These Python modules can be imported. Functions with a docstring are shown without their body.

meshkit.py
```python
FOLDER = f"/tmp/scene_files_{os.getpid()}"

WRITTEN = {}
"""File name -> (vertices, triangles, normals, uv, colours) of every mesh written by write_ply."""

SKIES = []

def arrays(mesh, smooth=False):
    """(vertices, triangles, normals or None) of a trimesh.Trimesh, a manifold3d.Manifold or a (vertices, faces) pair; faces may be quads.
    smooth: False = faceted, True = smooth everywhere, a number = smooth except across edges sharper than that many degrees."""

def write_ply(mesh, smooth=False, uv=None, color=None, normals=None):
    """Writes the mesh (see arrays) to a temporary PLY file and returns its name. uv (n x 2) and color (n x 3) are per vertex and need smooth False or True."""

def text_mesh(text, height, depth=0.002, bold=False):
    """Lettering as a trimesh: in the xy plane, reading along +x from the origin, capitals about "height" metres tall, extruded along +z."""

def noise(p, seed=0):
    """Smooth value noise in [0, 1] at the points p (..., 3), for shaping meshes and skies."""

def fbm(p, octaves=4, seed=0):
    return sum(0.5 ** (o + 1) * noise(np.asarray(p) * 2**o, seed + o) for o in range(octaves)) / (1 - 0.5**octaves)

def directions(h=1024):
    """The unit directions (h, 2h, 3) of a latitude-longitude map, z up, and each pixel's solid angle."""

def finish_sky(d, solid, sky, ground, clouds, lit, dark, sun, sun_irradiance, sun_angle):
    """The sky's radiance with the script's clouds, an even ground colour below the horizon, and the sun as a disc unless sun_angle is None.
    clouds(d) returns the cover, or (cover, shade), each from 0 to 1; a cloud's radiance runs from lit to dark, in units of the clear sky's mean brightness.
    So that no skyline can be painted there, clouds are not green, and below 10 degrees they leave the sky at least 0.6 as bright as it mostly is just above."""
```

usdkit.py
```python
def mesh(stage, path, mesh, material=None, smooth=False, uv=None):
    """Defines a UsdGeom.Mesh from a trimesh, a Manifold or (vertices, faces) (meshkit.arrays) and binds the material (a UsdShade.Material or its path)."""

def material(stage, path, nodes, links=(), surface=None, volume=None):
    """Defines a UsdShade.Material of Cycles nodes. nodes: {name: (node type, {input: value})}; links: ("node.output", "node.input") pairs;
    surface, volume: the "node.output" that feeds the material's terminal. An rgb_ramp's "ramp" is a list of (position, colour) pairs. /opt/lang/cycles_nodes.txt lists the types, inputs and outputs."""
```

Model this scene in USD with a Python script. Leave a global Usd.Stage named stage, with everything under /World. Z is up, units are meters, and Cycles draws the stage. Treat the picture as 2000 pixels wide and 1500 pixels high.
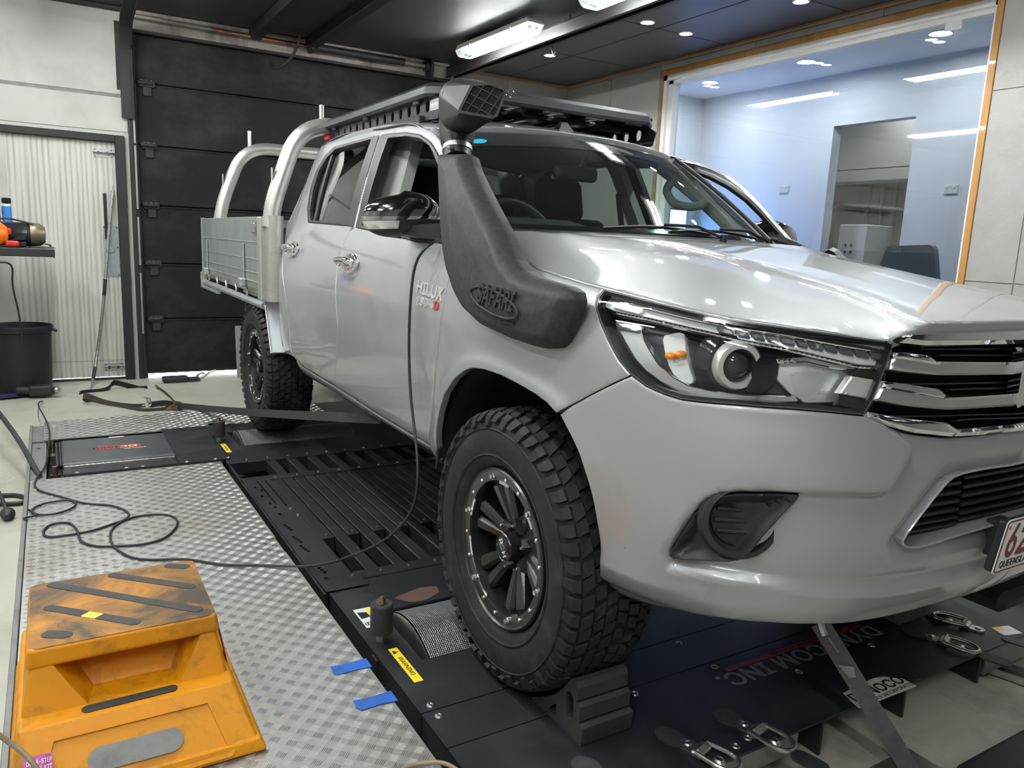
import math, random
import numpy as np
import trimesh, manifold3d, shapely
import shapely.geometry as sg
from shapely import affinity, ops
from scipy.spatial import Delaunay
from scipy.interpolate import CubicSpline, PchipInterpolator, RBFInterpolator
import usdkit, meshkit
from pxr import Usd, UsdGeom, UsdLux, UsdShade, Gf, Sdf, Vt

stage = Usd.Stage.CreateInMemory()
UsdGeom.SetStageUpAxis(stage, UsdGeom.Tokens.z)
UsdGeom.SetStageMetersPerUnit(stage, 1.0)
WORLD = UsdGeom.Xform.Define(stage, '/World')
stage.SetDefaultPrim(WORLD.GetPrim())
UsdGeom.Scope.Define(stage, '/World/Looks')
rng = np.random.default_rng(7)
PI = math.pi

# ---------------------------------------------------------------- camera, sky, exposure
# x runs to the truck's front, y to its left, z up; z = 0 is the top of the dynamometer deck, x = 0 the front axle
FPX, YAW, PITCH, ROLL = 1502.49, 2.59988, 0.180847, -0.043566
EYE = np.array([1.80426, -1.98999, 1.27083])
EXPOSURE = 0.45
fw = np.array([math.cos(YAW) * math.cos(PITCH), math.sin(YAW) * math.cos(PITCH), -math.sin(PITCH)])
rt = np.cross(fw, [0, 0, 1.0]); rt /= np.linalg.norm(rt); dn = np.cross(fw, rt)
rt, dn = math.cos(ROLL) * rt + math.sin(ROLL) * dn, -math.sin(ROLL) * rt + math.cos(ROLL) * dn
RCAM = np.array([rt, dn, fw])
cam = UsdGeom.Camera.Define(stage, '/World/camera')
cam.CreateHorizontalApertureAttr(36.0); cam.CreateVerticalApertureAttr(27.0)
cam.CreateFocalLengthAttr(36.0 * FPX / 2000)
cam.CreateClippingRangeAttr(Gf.Vec2f(0.05, 100)); cam.CreateExposureAttr(EXPOSURE)
_m = np.eye(4); _m[0, :3] = rt; _m[1, :3] = -dn; _m[2, :3] = -fw; _m[3, :3] = EYE
cam.AddTransformOp().Set(Gf.Matrix4d(_m.tolist()))
dome = UsdLux.DomeLight.Define(stage, '/World/sky'); dome.CreateIntensityAttr(3.0); dome.CreateColorAttr(Gf.Vec3f(0.9, 0.95, 1.0))
TUBE_GLOW, SPOT_GLOW, ROOM_GLOW = 175.0, 60.0, 190.0      # lamps: fluorescent tubes, downlights, control room panels

def at(px, py, x=None, y=None, z=None):
    """the point that a surveyed spot of the photograph (2000 x 1500) has on a plane x, y or z = constant"""
    d = RCAM.T @ np.array([(px - 1000) / FPX, (py - 750) / FPX, 1.0])
    k, v = (0, x) if x is not None else (1, y) if y is not None else (2, z)
    return EYE + d * ((v - EYE[k]) / d[k])
def project(p):
    p = (np.asarray(p, float) - EYE) @ RCAM.T
    return np.stack([1000 + FPX * p[..., 0] / p[..., 2], 750 + FPX * p[..., 1] / p[..., 2]], -1)

# ---------------------------------------------------------------- prims
_used, _colls = {}, {}
def numbered(parent, name):
    k = (parent, name); n = _used.get(k, 0); _used[k] = n + 1
    return f'{parent}/{name}' + (f'_{n:03d}' if n else '')
def setdata(p, label=None, cat=None, group=None, kind=None):
    for k, v in (('label', label), ('category', cat), ('group', group), ('kind', kind)):
        if v: p.SetCustomDataByKey(k, v)
def pth(parent): return '/World' if parent is None else str(parent.GetPath())
def thing(name, label, cat, loc=(0, 0, 0), rotz=0, group=None, kind=None):
    x = UsdGeom.Xform.Define(stage, numbered('/World', name)); x.AddTranslateOp().Set(Gf.Vec3d(*map(float, loc))); x.AddRotateZOp().Set(math.degrees(rotz))
    setdata(x.GetPrim(), label, cat, group, kind); return x.GetPrim()
def node(name, parent, label=None):
    x = UsdGeom.Xform.Define(stage, numbered(pth(parent), name)); setdata(x.GetPrim(), label); return x.GetPrim()
def obj(name, mesh, m, parent=None, label=None, cat=None, group=None, kind=None, smooth=30):
    if isinstance(mesh, (list,)): mesh = cat_(mesh)
    p = usdkit.mesh(stage, numbered(pth(parent), name), mesh, M[m] if isinstance(m, str) else m, smooth=smooth).GetPrim()
    setdata(p, label, cat, group, kind); return p
def struct(name, mesh, m, parent=None, label=None, smooth=False):
    p = obj(name, mesh, m, parent, label, smooth=smooth)
    if parent is None: setdata(p, kind='structure')
    return p
def copy_of(root, loc, rotz=0, label=None, group=None):
    was = root.GetCustomData()
    r = thing(root.GetName().rstrip('0123456789').rstrip('_'), label or was.get('label'), was.get('category'), loc, rotz, group or was.get('group'))
    r.GetReferences().AddInternalReference(root.GetPath()); r.SetInstanceable(True); return r
def part_copy(root, name, parent, matrix):
    x = UsdGeom.Xform.Define(stage, numbered(pth(parent), name)); x.AddTransformOp().Set(Gf.Matrix4d(np.asarray(matrix, float).T.tolist()))
    return x.GetPrim()

# ---------------------------------------------------------------- shapes
def T(v=None, f=None): return trimesh.Trimesh(np.asarray(v, float), np.asarray(f), process=False)
def cat_(ms): return trimesh.util.concatenate([m if isinstance(m, trimesh.Trimesh) else man2t(m) for m in ms])
def man2t(m):
    q = m.to_mesh(); return T(q.vert_properties[:, :3], q.tri_verts)
def box(a, b, bev=0.0):
    a, b = np.minimum(a, b).astype(float), np.maximum(a, b).astype(float)
    if bev <= 0:
        m = trimesh.creation.box(b - a); m.apply_translation((a + b) / 2); return m
    bev = min(bev, 0.49 * (b - a).min()); p = []
    for s in np.ndindex(2, 2, 2):
        c = np.where(np.array(s) == 1, b, a); g = np.where(np.array(s) == 1, -1, 1)
        for k in range(3):
            q = c + g * bev; q[k] = c[k]; p.append(q)
    return trimesh.convex.convex_hull(np.array(p))
def mv(m, loc=(0, 0, 0), rot=None, ax=(0, 0, 1), about=(0, 0, 0)):
    m = m.copy()
    if rot: m.apply_transform(trimesh.transformations.rotation_matrix(rot, ax, about))
    m.apply_translation(loc); return m
def cyl(r, a, b, n=24, r2=None):
    a, b = np.asarray(a, float), np.asarray(b, float); return tube([a, b], [r, r if r2 is None else r2], n)
def frames(p):
    p = np.asarray(p, float); t = np.gradient(p, axis=0) if len(p) > 2 else np.repeat((p[1:] - p[:1]), 2, 0)
    t /= np.maximum(np.linalg.norm(t, axis=1, keepdims=True), 1e-12)
    u = np.cross(t[0], [0, 0, 1.0]); u = u if np.linalg.norm(u) > 1e-3 else np.array([1.0, 0, 0]); u /= np.linalg.norm(u); U = [u]
    for k in range(1, len(p)):
        u = U[-1] - t[k] * (U[-1] @ t[k]); U.append(u / max(np.linalg.norm(u), 1e-9))
    U = np.array(U); return t, U, np.cross(t, U)
def skin(rings, caps=True, closed=True):
    rings = np.asarray(rings, float); n, k = rings.shape[:2]; v = rings.reshape(-1, 3); f = []
    j = np.arange(k if closed else k - 1); j2 = (j + 1) % k
    for i in range(n - 1):
        a, b = i * k, (i + 1) * k
        f += [np.stack([a + j, a + j2, b + j2], 1), np.stack([a + j, b + j2, b + j], 1)]
    f = np.vstack(f)
    if caps and closed:
        v = np.vstack([v, rings[0].mean(0), rings[-1].mean(0)]); c0, c1 = n * k, n * k + 1
        f = np.vstack([f, np.stack([np.full(k, c0), j2, j], 1), np.stack([np.full(k, c1), (n - 1) * k + j, (n - 1) * k + j2], 1)])
    return T(v, f)
def tube(p, r, n=10, caps=True, prof=None):
    p = np.asarray(p, float); t, u, w = frames(p); r = np.broadcast_to(r, len(p)); a = np.linspace(0, 2 * PI, n, endpoint=False)
    c = np.stack([np.cos(a), np.sin(a)], 1) if prof is None else np.asarray(prof, float)
    return skin(p[:, None] + r[:, None, None] * (c[None, :, :1] * u[:, None] + c[None, :, 1:] * w[:, None]), caps)
def spline(p, n=60):
    p = np.asarray(p, float); d = np.r_[0, np.cumsum(np.linalg.norm(np.diff(p, axis=0), axis=1))]
    return CubicSpline(d, p)(np.linspace(0, d[-1], n))
def fillet(p, r, n=7):
    p = [np.asarray(q, float) for q in p]; o = [p[0]]
    for a, b, c in zip(p, p[1:], p[2:]):
        d1, d2 = (a - b), (c - b); l1, l2 = np.linalg.norm(d1), np.linalg.norm(d2); e = min(r, .45 * l1, .45 * l2)
        s, q = b + d1 / l1 * e, b + d2 / l2 * e
        o += [(1 - t) ** 2 * s + 2 * t * (1 - t) * b + t * t * q for t in np.linspace(0, 1, n)]
    return np.array(o + [p[-1]])
def lathe(prof, n=48, axis='z', loc=(0, 0, 0), caps=False):
    prof = np.asarray(prof, float); a = np.linspace(0, 2 * PI, n, endpoint=False)
    R = np.stack([prof[:, :1] * np.cos(a), prof[:, :1] * np.sin(a), np.repeat(prof[:, 1:], n, 1)], -1)
    if axis == 'y': R = R[..., [0, 2, 1]] * [1, 1, 1]
    if axis == 'x': R = R[..., [2, 0, 1]]
    m = skin(R, caps=caps); m.apply_translation(loc); return m
def prism(poly, h, z=0.0):
    """shapely polygon in xy, extruded from z to z + h"""
    gs = getattr(poly, 'geoms', [poly]); o = []
    for g in gs:
        if g.area > 1e-9:
            m = trimesh.creation.extrude_polygon(g, h, engine='earcut'); m.apply_translation([0, 0, z]); o.append(m)
    return cat_(o)
def orient(m, X, Y, Z, o):
    """a mesh drawn in xy(z) set on the axes X, Y, Z at o"""
    m = m.copy(); q = np.eye(4); q[:3, 0], q[:3, 1], q[:3, 2], q[:3, 3] = X, Y, Z, o; m.apply_transform(q)
    if np.linalg.det(q[:3, :3]) < 0: m.invert()
    return m
def text(s, h, depth=0.001, bold=False): return meshkit.text_mesh(s, h, depth, bold)
def ribbon(p, side, w, th):
    """flat strap of width w and thickness th along p; side = direction across the strap"""
    p = np.asarray(p, float); t, _, _ = frames(p); s = np.broadcast_to(np.asarray(side, float), p.shape).copy()
    s -= t * (s * t).sum(1, keepdims=True); s /= np.linalg.norm(s, axis=1, keepdims=True); n = np.cross(t, s)
    return skin(np.stack([p + a * s * w / 2 + b * n * th / 2 for a, b in ((-1, -1), (1, -1), (1, 1), (-1, 1))], 1))
def rrect(w, h, r, n=5):
    return sg.box(-w / 2 + r, -h / 2 + r, w / 2 - r, h / 2 - r).buffer(r, quad_segs=n)
def stadium(w, h): return sg.LineString([(-w / 2 + h / 2, 0), (w / 2 - h / 2, 0)]).buffer(h / 2, quad_segs=8)
def hullpts(p): return trimesh.convex.convex_hull(np.asarray(p, float))
def bolt(p, n, r=.008, h=.005, k=6):
    n = np.asarray(n, float); return tube([np.asarray(p, float), np.asarray(p, float) + n * h], [r, r * .9], k)

# ---------------------------------------------------------------- materials
M = {}
def mat(name, nodes, links, surface): M[name] = usdkit.material(stage, '/World/Looks/' + name, nodes, links, surface)
def plain(name, col, rough=.5, metal=0.0, bump=None, vary=None, **k):
    """principled; vary = (scale, colour2, contrast lo, hi[, detail]) mixes a second colour by noise; bump = (scale, distance)"""
    N = {'p': ('principled_bsdf', dict(base_color=col, roughness=rough, metallic=metal, **k))}; L = []
    if vary or bump: N['t'] = ('texture_coordinate', {})
    if vary:
        sc = vary[0]
        N['mp'] = ('mapping', dict(scale=sc if np.ndim(sc) else (sc, sc, sc))); L.append(('t.object', 'mp.vector'))
        N['n'] = ('noise_texture', dict(scale=1.0, detail=6.0, roughness=.65)); L.append(('mp.vector', 'n.vector'))
        N['r'] = ('map_range', dict(from_min=vary[2], from_max=vary[3], clamp=True)); L.append(('n.fac', 'r.value'))
        N['m'] = ('mix', dict(color1=col, color2=vary[1])); L += [('r.result', 'm.fac'), ('m.color', 'p.base_color')]
        if len(vary) > 4:
            N['rr'] = ('map_range', dict(from_min=0., from_max=1., to_min=rough, to_max=vary[4])); L += [('r.result', 'rr.value'), ('rr.result', 'p.roughness')]
    if bump:
        N['bn'] = ('noise_texture', dict(scale=bump[0], detail=3.0)); L.append(('t.object', 'bn.vector'))
        N['b'] = ('bump', dict(distance=bump[1], strength=1.0)); L += [('bn.fac', 'b.height'), ('b.normal', 'p.normal')]
    mat(name, N, L, 'p.BSDF')
def glow(name, col, s): mat(name, {'e': ('emission', dict(color=col, strength=s))}, [], 'e.emission')
def pane(name, tint=(1, 1, 1), base=.04, rough=0.0, dust=0.0):
    """thin glass: clear with a Schlick reflection that is the same from either side"""
    N = {'tr': ('transparent_bsdf', dict(color=tint)), 'g': ('glossy_bsdf', dict(color=(1, 1, 1), roughness=rough)), 'lw': ('layer_weight', dict(blend=.5)),
         'pw': ('math', dict(math_type='power', value2=5.0)), 'a': ('math', dict(math_type='multiply_add', value2=1 - base, value3=base)), 'x': ('mix_closure', {})}
    L = [('lw.facing', 'pw.value1'), ('pw.value', 'a.value1'), ('a.value', 'x.fac'), ('tr.BSDF', 'x.closure1'), ('g.BSDF', 'x.closure2')]; s = 'x.closure'
    if dust:
        N.update({'d': ('diffuse_bsdf', dict(color=(.7, .75, .75))), 'y': ('mix_closure', dict(fac=dust))}); L += [('x.closure', 'y.closure1'), ('d.BSDF', 'y.closure2')]; s = 'y.closure'
    mat(name, N, L, s)

plain('paint', (.38, .385, .395), .46, .50, coat_weight=1.0, coat_roughness=.04)
plain('chrome', (.86, .87, .88), .06, 1.0)
plain('dark_chrome', (.32, .30, .31), .10, 1.0)
plain('satin_metal', (.62, .63, .62), .32, .9)
plain('aluminium', (.62, .62, .58), .34, .85, vary=((6, 6, 22), (.46, .45, .40), .45, .75, .5))
plain('tray_sheet', (.42, .45, .45), .32, .75, vary=((4, 4, 2), (.30, .33, .33), .4, .7, .5))
plain('galvanised', (.50, .53, .55), .42, .8, vary=(14, (.40, .42, .42), .4, .7))
plain('steel', (.55, .55, .53), .32, .95, vary=(30, (.35, .34, .31), .45, .7))
plain('zinc_bolt', (.75, .75, .72), .3, 1.0)
plain('brass_metal', (.30, .26, .17), .34, .9)
plain('copper', (.65, .28, .17), .35, .9, vary=(3, (.06, .05, .05), .45, .6))
plain('tyre_rubber', (.016, .0165, .017), .68, specular_ior_level=.3, vary=(9, (.045, .043, .04), .5, .75), bump=(220, .0006))
plain('rubber', (.028, .028, .029), .6, vary=(7, (.05, .048, .045), .45, .7), bump=(90, .001))
plain('black_plastic', (.018, .018, .019), .42)
plain('black_gloss', (.012, .012, .014), .12)
plain('wheel_black', (.012, .012, .013), .3, coat_weight=.4, coat_roughness=.2)
plain('snorkel_plastic', (.024, .024, .027), .58, specular_ior_level=.28, vary=(60, (.036, .036, .039), .4, .6), bump=(420, .0004))
plain('rack_black', (.014, .0145, .017), .45, bump=(500, .0003))
plain('liner_black', (.012, .012, .012), .7, bump=(60, .002))
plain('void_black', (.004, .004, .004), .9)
plain('deck_black', (.012, .0125, .0145), .46, vary=((2.5, 2.5, 2.5), (.030, .031, .034), .47, .75, .6), bump=(300, .0004))
plain('grate_black', (.016, .016, .018), .42, vary=(5, (.035, .035, .036), .5, .75))
plain('deck_grey', (.085, .09, .10), .33, .2, vary=(5, (.06, .062, .068), .4, .7))
plain('frame_grey', (.22, .22, .21), .5, .3, vary=(8, (.14, .12, .11), .5, .75))
plain('door_black', (.009, .009, .009), .65, specular_ior_level=.25, vary=((1.6, 1.6, 2.2), (.034, .031, .029), .48, .75, .45), bump=(30, .0015))
plain('soot_black', (.016, .016, .016), .55, vary=(5, (.035, .03, .027), .5, .75))
plain('ceiling_black', (.03, .029, .031), .55, vary=(1.5, (.05, .048, .048), .4, .7))
plain('ceiling_sheet', (.055, .053, .06), .45, vary=(1.5, (.075, .072, .076), .4, .7))
plain('white_frame', (.72, .71, .69), .4)
plain('fitting_white', (.72, .74, .68), .4)
plain('timber', (.50, .26, .07), .45, vary=((14, 14, 1.2), (.38, .18, .045), .4, .65), coat_weight=.2)
plain('timber_grey', (.30, .20, .12), .5, vary=((1.2, 14, 14), (.24, .15, .09), .4, .65))
plain('wall_panel_dim', (.30, .30, .29), .5); plain('wall_grey', (.38, .37, .355), .5, vary=(2.2, (.33, .32, .30), .45, .7), bump=(40, .001))
plain('wall_white', (.78, .79, .78), .5)
plain('wall_warm', (.80, .77, .68), .55)
plain('lintel_beige', (.36, .31, .28), .5, vary=((1, 3, 1.2), (.09, .08, .075), .48, .66))
plain('panel_white', (.53, .53, .49), .45, vary=(1.3, (.42, .42, .38), .48, .7))
plain('vinyl_yellow', (.95, .72, .03), .4)
plain('vinyl_white', (.75, .75, .70), .4)
plain('vinyl_red', (.42, .05, .04), .4)
plain('vinyl_grey', (.30, .30, .30), .5)
plain('ink_black', (.01, .01, .01), .5)
plain('tape_blue', (.03, .13, .55), .4, vary=(25, (.02, .08, .33), .5, .7), bump=(120, .001))
plain('cable_black', (.02, .02, .022), .45)
plain('web_black', (.022, .021, .021), .6, bump=(700, .0008))
plain('web_brown', (.075, .065, .052), .7, vary=(9, (.05, .042, .035), .4, .7), bump=(600, .0008))
plain('web_grey', (.13, .125, .135), .6, vary=(20, (.09, .085, .09), .4, .7), bump=(600, .0008))
plain('bin_plastic', (.012, .012, .016), .5)
plain('cloth_blue', (.02, .022, .09), .9, bump=(60, .006))
plain('orange_plastic', (.85, .17, .01), .3)
plain('tank_black', (.02, .02, .022), .12)
plain('tan_metal', (.22, .18, .12), .4, .6)
plain('can_blue', (.05, .22, .62), .3)
plain('can_pink', (.55, .06, .42), .35)
plain('red_plastic', (.55, .02, .02), .35)
plain('bench_black', (.022, .022, .027), .45)
plain('seat_cloth', (.018, .018, .02), .85, bump=(300, .001))
plain('dash_plastic', (.022, .025, .026), .6)
plain('pillar_trim', (.30, .31, .29), .7)
plain('roof_lining', (.20, .20, .19), .9)
plain('chair_blue', (.16, .24, .28), .7)
plain('plate_white', (.72, .72, .69), .4)
plain('plate_maroon', (.13, .012, .022), .45)
plain('badge_red', (.45, .03, .03), .3)
plain('sticker_cyan', (.03, .42, .60), .4)
plain('guard_white', (.70, .73, .76), .35, vary=(3, (.62, .65, .68), .4, .7))
plain('indicator_amber', (.85, .25, .01), .2)
plain('lamp_ring', (.80, .80, .77), .25, .6)
plain('lamp_inner', (.07, .075, .08), .3)
plain('reflector', (.88, .89, .89), .22, .75, bump=(420, .0006)); plain('frosted', (.80, .81, .82), .18, .35, coat_weight=1.0, coat_roughness=.05)
plain('rust_stain', (.10, .055, .04), .6)
plain('dust_white', (.6, .6, .58), .8)
plain('hose_tan', (.30, .23, .14), .5)
plain('concrete', (.46, .45, .375), .5, vary=((1.1, 1.1, 1.1), (.31, .30, .24), .48, .75, .65), bump=(14, .004))
plain('concrete_white', (.52, .50, .43), .55, vary=((2.6, 2.6, 1), (.33, .31, .26), .5, .68), bump=(14, .004))
plain('tread_alu', (.55, .55, .54), .36, .85, vary=((1.6, 1.6, 1), (.36, .34, .31), .42, .66, .5))
glow('tube_glow', (.97, .98, 1.0), TUBE_GLOW); glow('spot_glow', (1.0, .96, .92), SPOT_GLOW); glow('room_spot_glow', (.90, .94, 1.0), ROOM_GLOW)
glow('screen_glow', (.20, .38, 1.0), 12.0); glow('led_red', (1, .03, .02), 6.0)
pane('window_glass', (.95, .97, .98), .03); pane('windscreen_glass', (.66, .75, .73), .05, dust=.010); pane('clear_glass', (.74, .80, .78), .04); pane('privacy_glass', (.45, .48, .47), .05); pane('side_glass', (.10, .11, .11), .07)
pane('lens_clear', (.95, .96, .96), .04); pane('tint_band', (.10, .17, .18), .04, .06, dust=.03); pane('diffuser', (.97, 1, .97), .04, .15, dust=.25)

# weathered plywood: grain stretched along z
mat('plywood', {'t': ('texture_coordinate', {}), 'mp': ('mapping', dict(scale=(14, 14, .55))), 'n': ('noise_texture', dict(scale=2.2, detail=7.0, roughness=.72, distortion=.5)),
    'w': ('wave_texture', dict(wave_type='bands', bands_direction='y', scale=.55, distortion=7.0, detail=2.0, detail_scale=.6)),
    'r': ('rgb_ramp', dict(ramp=[(0, (.30, .29, .25)), (.38, (.44, .43, .385)), (.5, (.60, .59, .54)), (.7, (.66, .65, .60)), (1, (.70, .69, .64))])),
    'a': ('mix_float', dict(fac=.22)), 'b': ('bump', dict(distance=.0012)), 'p': ('principled_bsdf', dict(roughness=.6))},
    [('t.object', 'mp.vector'), ('mp.vector', 'n.vector'), ('mp.vector', 'w.vector'), ('n.fac', 'a.a'), ('w.fac', 'a.b'), ('a.result', 'r.fac'), ('r.color', 'p.base_color'),
     ('a.result', 'b.height'), ('b.normal', 'p.normal')], 'p.BSDF')
# stool: yellow polyethylene with rubbed-in dirt; more of it on the treads
def grubby(name, lo, hi):
    mat(name, {'t': ('texture_coordinate', {}), 'n': ('noise_texture', dict(scale=5.0, detail=9.0, roughness=.7, distortion=.6)), 'r': ('map_range', dict(from_min=lo, from_max=hi, clamp=True)),
        'm': ('mix', dict(color1=(.74, .29, .003), color2=(.062, .046, .028))), 'p': ('principled_bsdf', dict(roughness=.5, specular_ior_level=.35)), 'bn': ('noise_texture', dict(scale=260.0)), 'b': ('bump', dict(distance=.0005))},
        [('t.object', 'n.vector'), ('n.fac', 'r.value'), ('r.result', 'm.fac'), ('m.color', 'p.base_color'), ('t.object', 'bn.vector'), ('bn.fac', 'b.height'), ('b.normal', 'p.normal')], 'p.BSDF')
grubby('stool_yellow', .50, .80); grubby('stool_dirty', .24, .62)
# knurled steel of the rollers: two crossed waves
mat('knurled', {'t': ('texture_coordinate', {}), 'v': ('voronoi_texture', dict(scale=150.0, randomness=0.0, metric='manhattan', dimensions='2D')), 'b': ('bump', dict(distance=.003, strength=1.0, invert=True)),
    'r': ('rgb_ramp', dict(ramp=[(0, (.42, .42, .42)), (.35, (.26, .26, .26)), (.6, (.045, .045, .045)), (1, (.03, .03, .03))])), 'p': ('principled_bsdf', dict(roughness=.36, metallic=.7))},
    [('t.UV', 'v.vector'), ('v.distance', 'b.height'), ('v.distance', 'r.fac'), ('r.color', 'p.base_color'), ('b.normal', 'p.normal')], 'p.BSDF')
# ================================================================ the room
XB, YR, ZC, ZF = -6.04, 3.317, 3.11, -.12
XF, YL = 5.6, -4.6
struct('floor', box((XB - .2, YL, ZF - .1), (.36, YR, ZF)), 'concrete')
struct('floor', box((.36, YL, ZF - .1), (XF, YR, ZF)), 'concrete_white')
# left and front walls, out of the frame: pale coldroom panels like the wall by the door
struct('wall_left', [box((XB, YL - .1, ZF), (XF, YL, ZC + .1))], 'wall_panel_dim')
struct('wall_front', [box((XF, YL, ZF), (XF + .1, YR, ZC + .1))], 'wall_grey')
struct('ceiling', box((XB - .2, YL, ZC), (XF, YR, ZC + .1)), 'ceiling_black')
cs = struct('ceiling', box((XB, 1.9, ZC - .012), (-1.0, YR, ZC - .008)), 'void_black')
for i, x0 in enumerate(np.arange(XB + .02, -1.0, 1.25)):
    for y0, y1 in ((1.92, 2.49), (2.5, YR - .02)):
        struct('ceiling_panel', box((x0, y0, ZC - .022), (min(x0 + 1.24, -1.0), y1, ZC - .01), .002), 'ceiling_sheet', cs)
struct('trim_1', box((XB, YR - .045, ZC - .05), (XF, YR - .002, ZC - .022), .004), 'timber_grey')
struct('trim_2', box((XB + .002, 1.80, ZC - .055), (XB + .04, YR - .046, ZC - .022), .004), 'timber_grey')
# back wall: pale panels by the door, beige lintel over the roller door, grey sheet to the corner
DY0, DY1, DZ = -2.262, -1.447, 2.03
wb = struct('wall_back', [box((XB - .12, YL, ZF), (XB, DY0, ZC)), box((XB - .12, DY0, DZ), (XB, DY1, ZC)), box((XB - .12, DY1, ZF), (XB, -1.33, ZC))], 'panel_white')
struct('wall_panel', box((XB - .001, YL, 2.40), (XB + .008, -1.34, ZC - .03), .002), 'panel_white', wb)
struct('wall_panel', [box((XB - .001, YL, 2.085), (XB + .008, -1.34, 2.372), .002)], 'panel_white', wb)
struct('seam_strip', box((XB, YL, 2.374), (XB + .004, -1.33, 2.398)), 'frame_grey', wb)
struct('wall_back', [box((XB - .12, -1.33, 2.94), (XB, 1.80, ZC))], 'lintel_beige')
wr2 = struct('wall_back', [box((XB - .12, 1.80, ZF), (XB - .006, YR, ZC))], 'wall_grey')
for y0, y1 in ((1.802, 2.5), (2.506, YR - .002)):
    for z0, z1 in ((ZF, 1.9), (1.906, ZC - .05)):
        struct('wall_sheet', box((XB - .006, y0, z0), (XB + .004, y1, z1), .002), 'wall_grey', wr2)
for y in (-.9, -.3, .32, .95, 1.5): struct('lintel_joint', box((XB, y, 2.945), (XB + .004, y + .02, 3.07)), 'lintel_beige')
struct('trim_3', [box((XB, -1.30, 3.078), (XB + .05, 1.75, 3.108), .006)], 'lintel_beige')
struct('trim_4', [box((XB - .02, -1.28, 2.93), (XB + .03, 1.80, 2.955), .004)], 'soot_black')
struct('trim_5', box((XB, YL, ZC - .035), (XB + .06, -1.34, ZC), .004), 'soot_black')
# sectional door: six leaves with a seam every 0.525 m, daylight under the last one
rd = struct('door_2', box((XB - .13, -1.30, -.062), (XB - .10, 1.84, 3.05)), 'void_black')
for k, (z0, z1) in enumerate([(-.075, .427), (.433, .942), (.948, 1.466), (1.472, 1.995), (2.001, 2.527), (2.533, 2.93)]):
    struct('door_leaf', [box((XB - .10, -1.258, z0), (XB - .055, 1.795, z1), .006), box((XB - .055, -1.258, z1 - .018), (XB - .048, 1.795, z1 - .002), .003)], 'door_black', rd)
for z in (.43, .945, 1.47, 1.997, 2.53):
    hg = struct('door_hinge', [box((XB - .055, -1.235, z - .035), (XB - .03, -1.10, z + .03), .006), cyl(.02, (XB - .03, -1.24, z), (XB - .03, -1.12, z), 12), box((XB - .05, -1.20, z - .11), (XB - .036, -1.13, z - .03), .004)], 'soot_black', rd)
    for y in (-1.21, -1.17, -1.13): struct('hinge_bolt', bolt((XB - .03, y, z + .02), (1, 0, 0), .006), 'steel', hg)
struct('door_seal', box((XB - .10, -1.25, -.090), (XB - .07, 1.79, -.076)), 'rubber', rd)
fr = struct('door_frame', [box((XB - .1, -1.335, ZF), (XB + .03, -1.30, 2.95), .004), box((XB - .12, -1.30, ZF), (XB - .03, -1.256, 2.95), .003), box((XB + .0, -1.30, ZF), (XB + .012, -1.272, 2.3), .003)], 'soot_black')
struct('galvanised_strip', [box((XB + .012, -1.296, z0), (XB + .016, -1.28, z1)) for z0, z1 in ((.30, .86), (.93, 1.36), (1.43, 1.98), (2.0, 2.62))], 'satin_metal', fr)
struct('door_frame', box((XB - .1, 1.79, ZF), (XB + .03, 1.84, 2.95), .004), 'soot_black')
trk = fillet([(XB + .045, -1.34, 2.2), (XB + .045, -1.34, 2.98), (XB + 1.2, -1.34, 3.04)], .38, 14)
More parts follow.
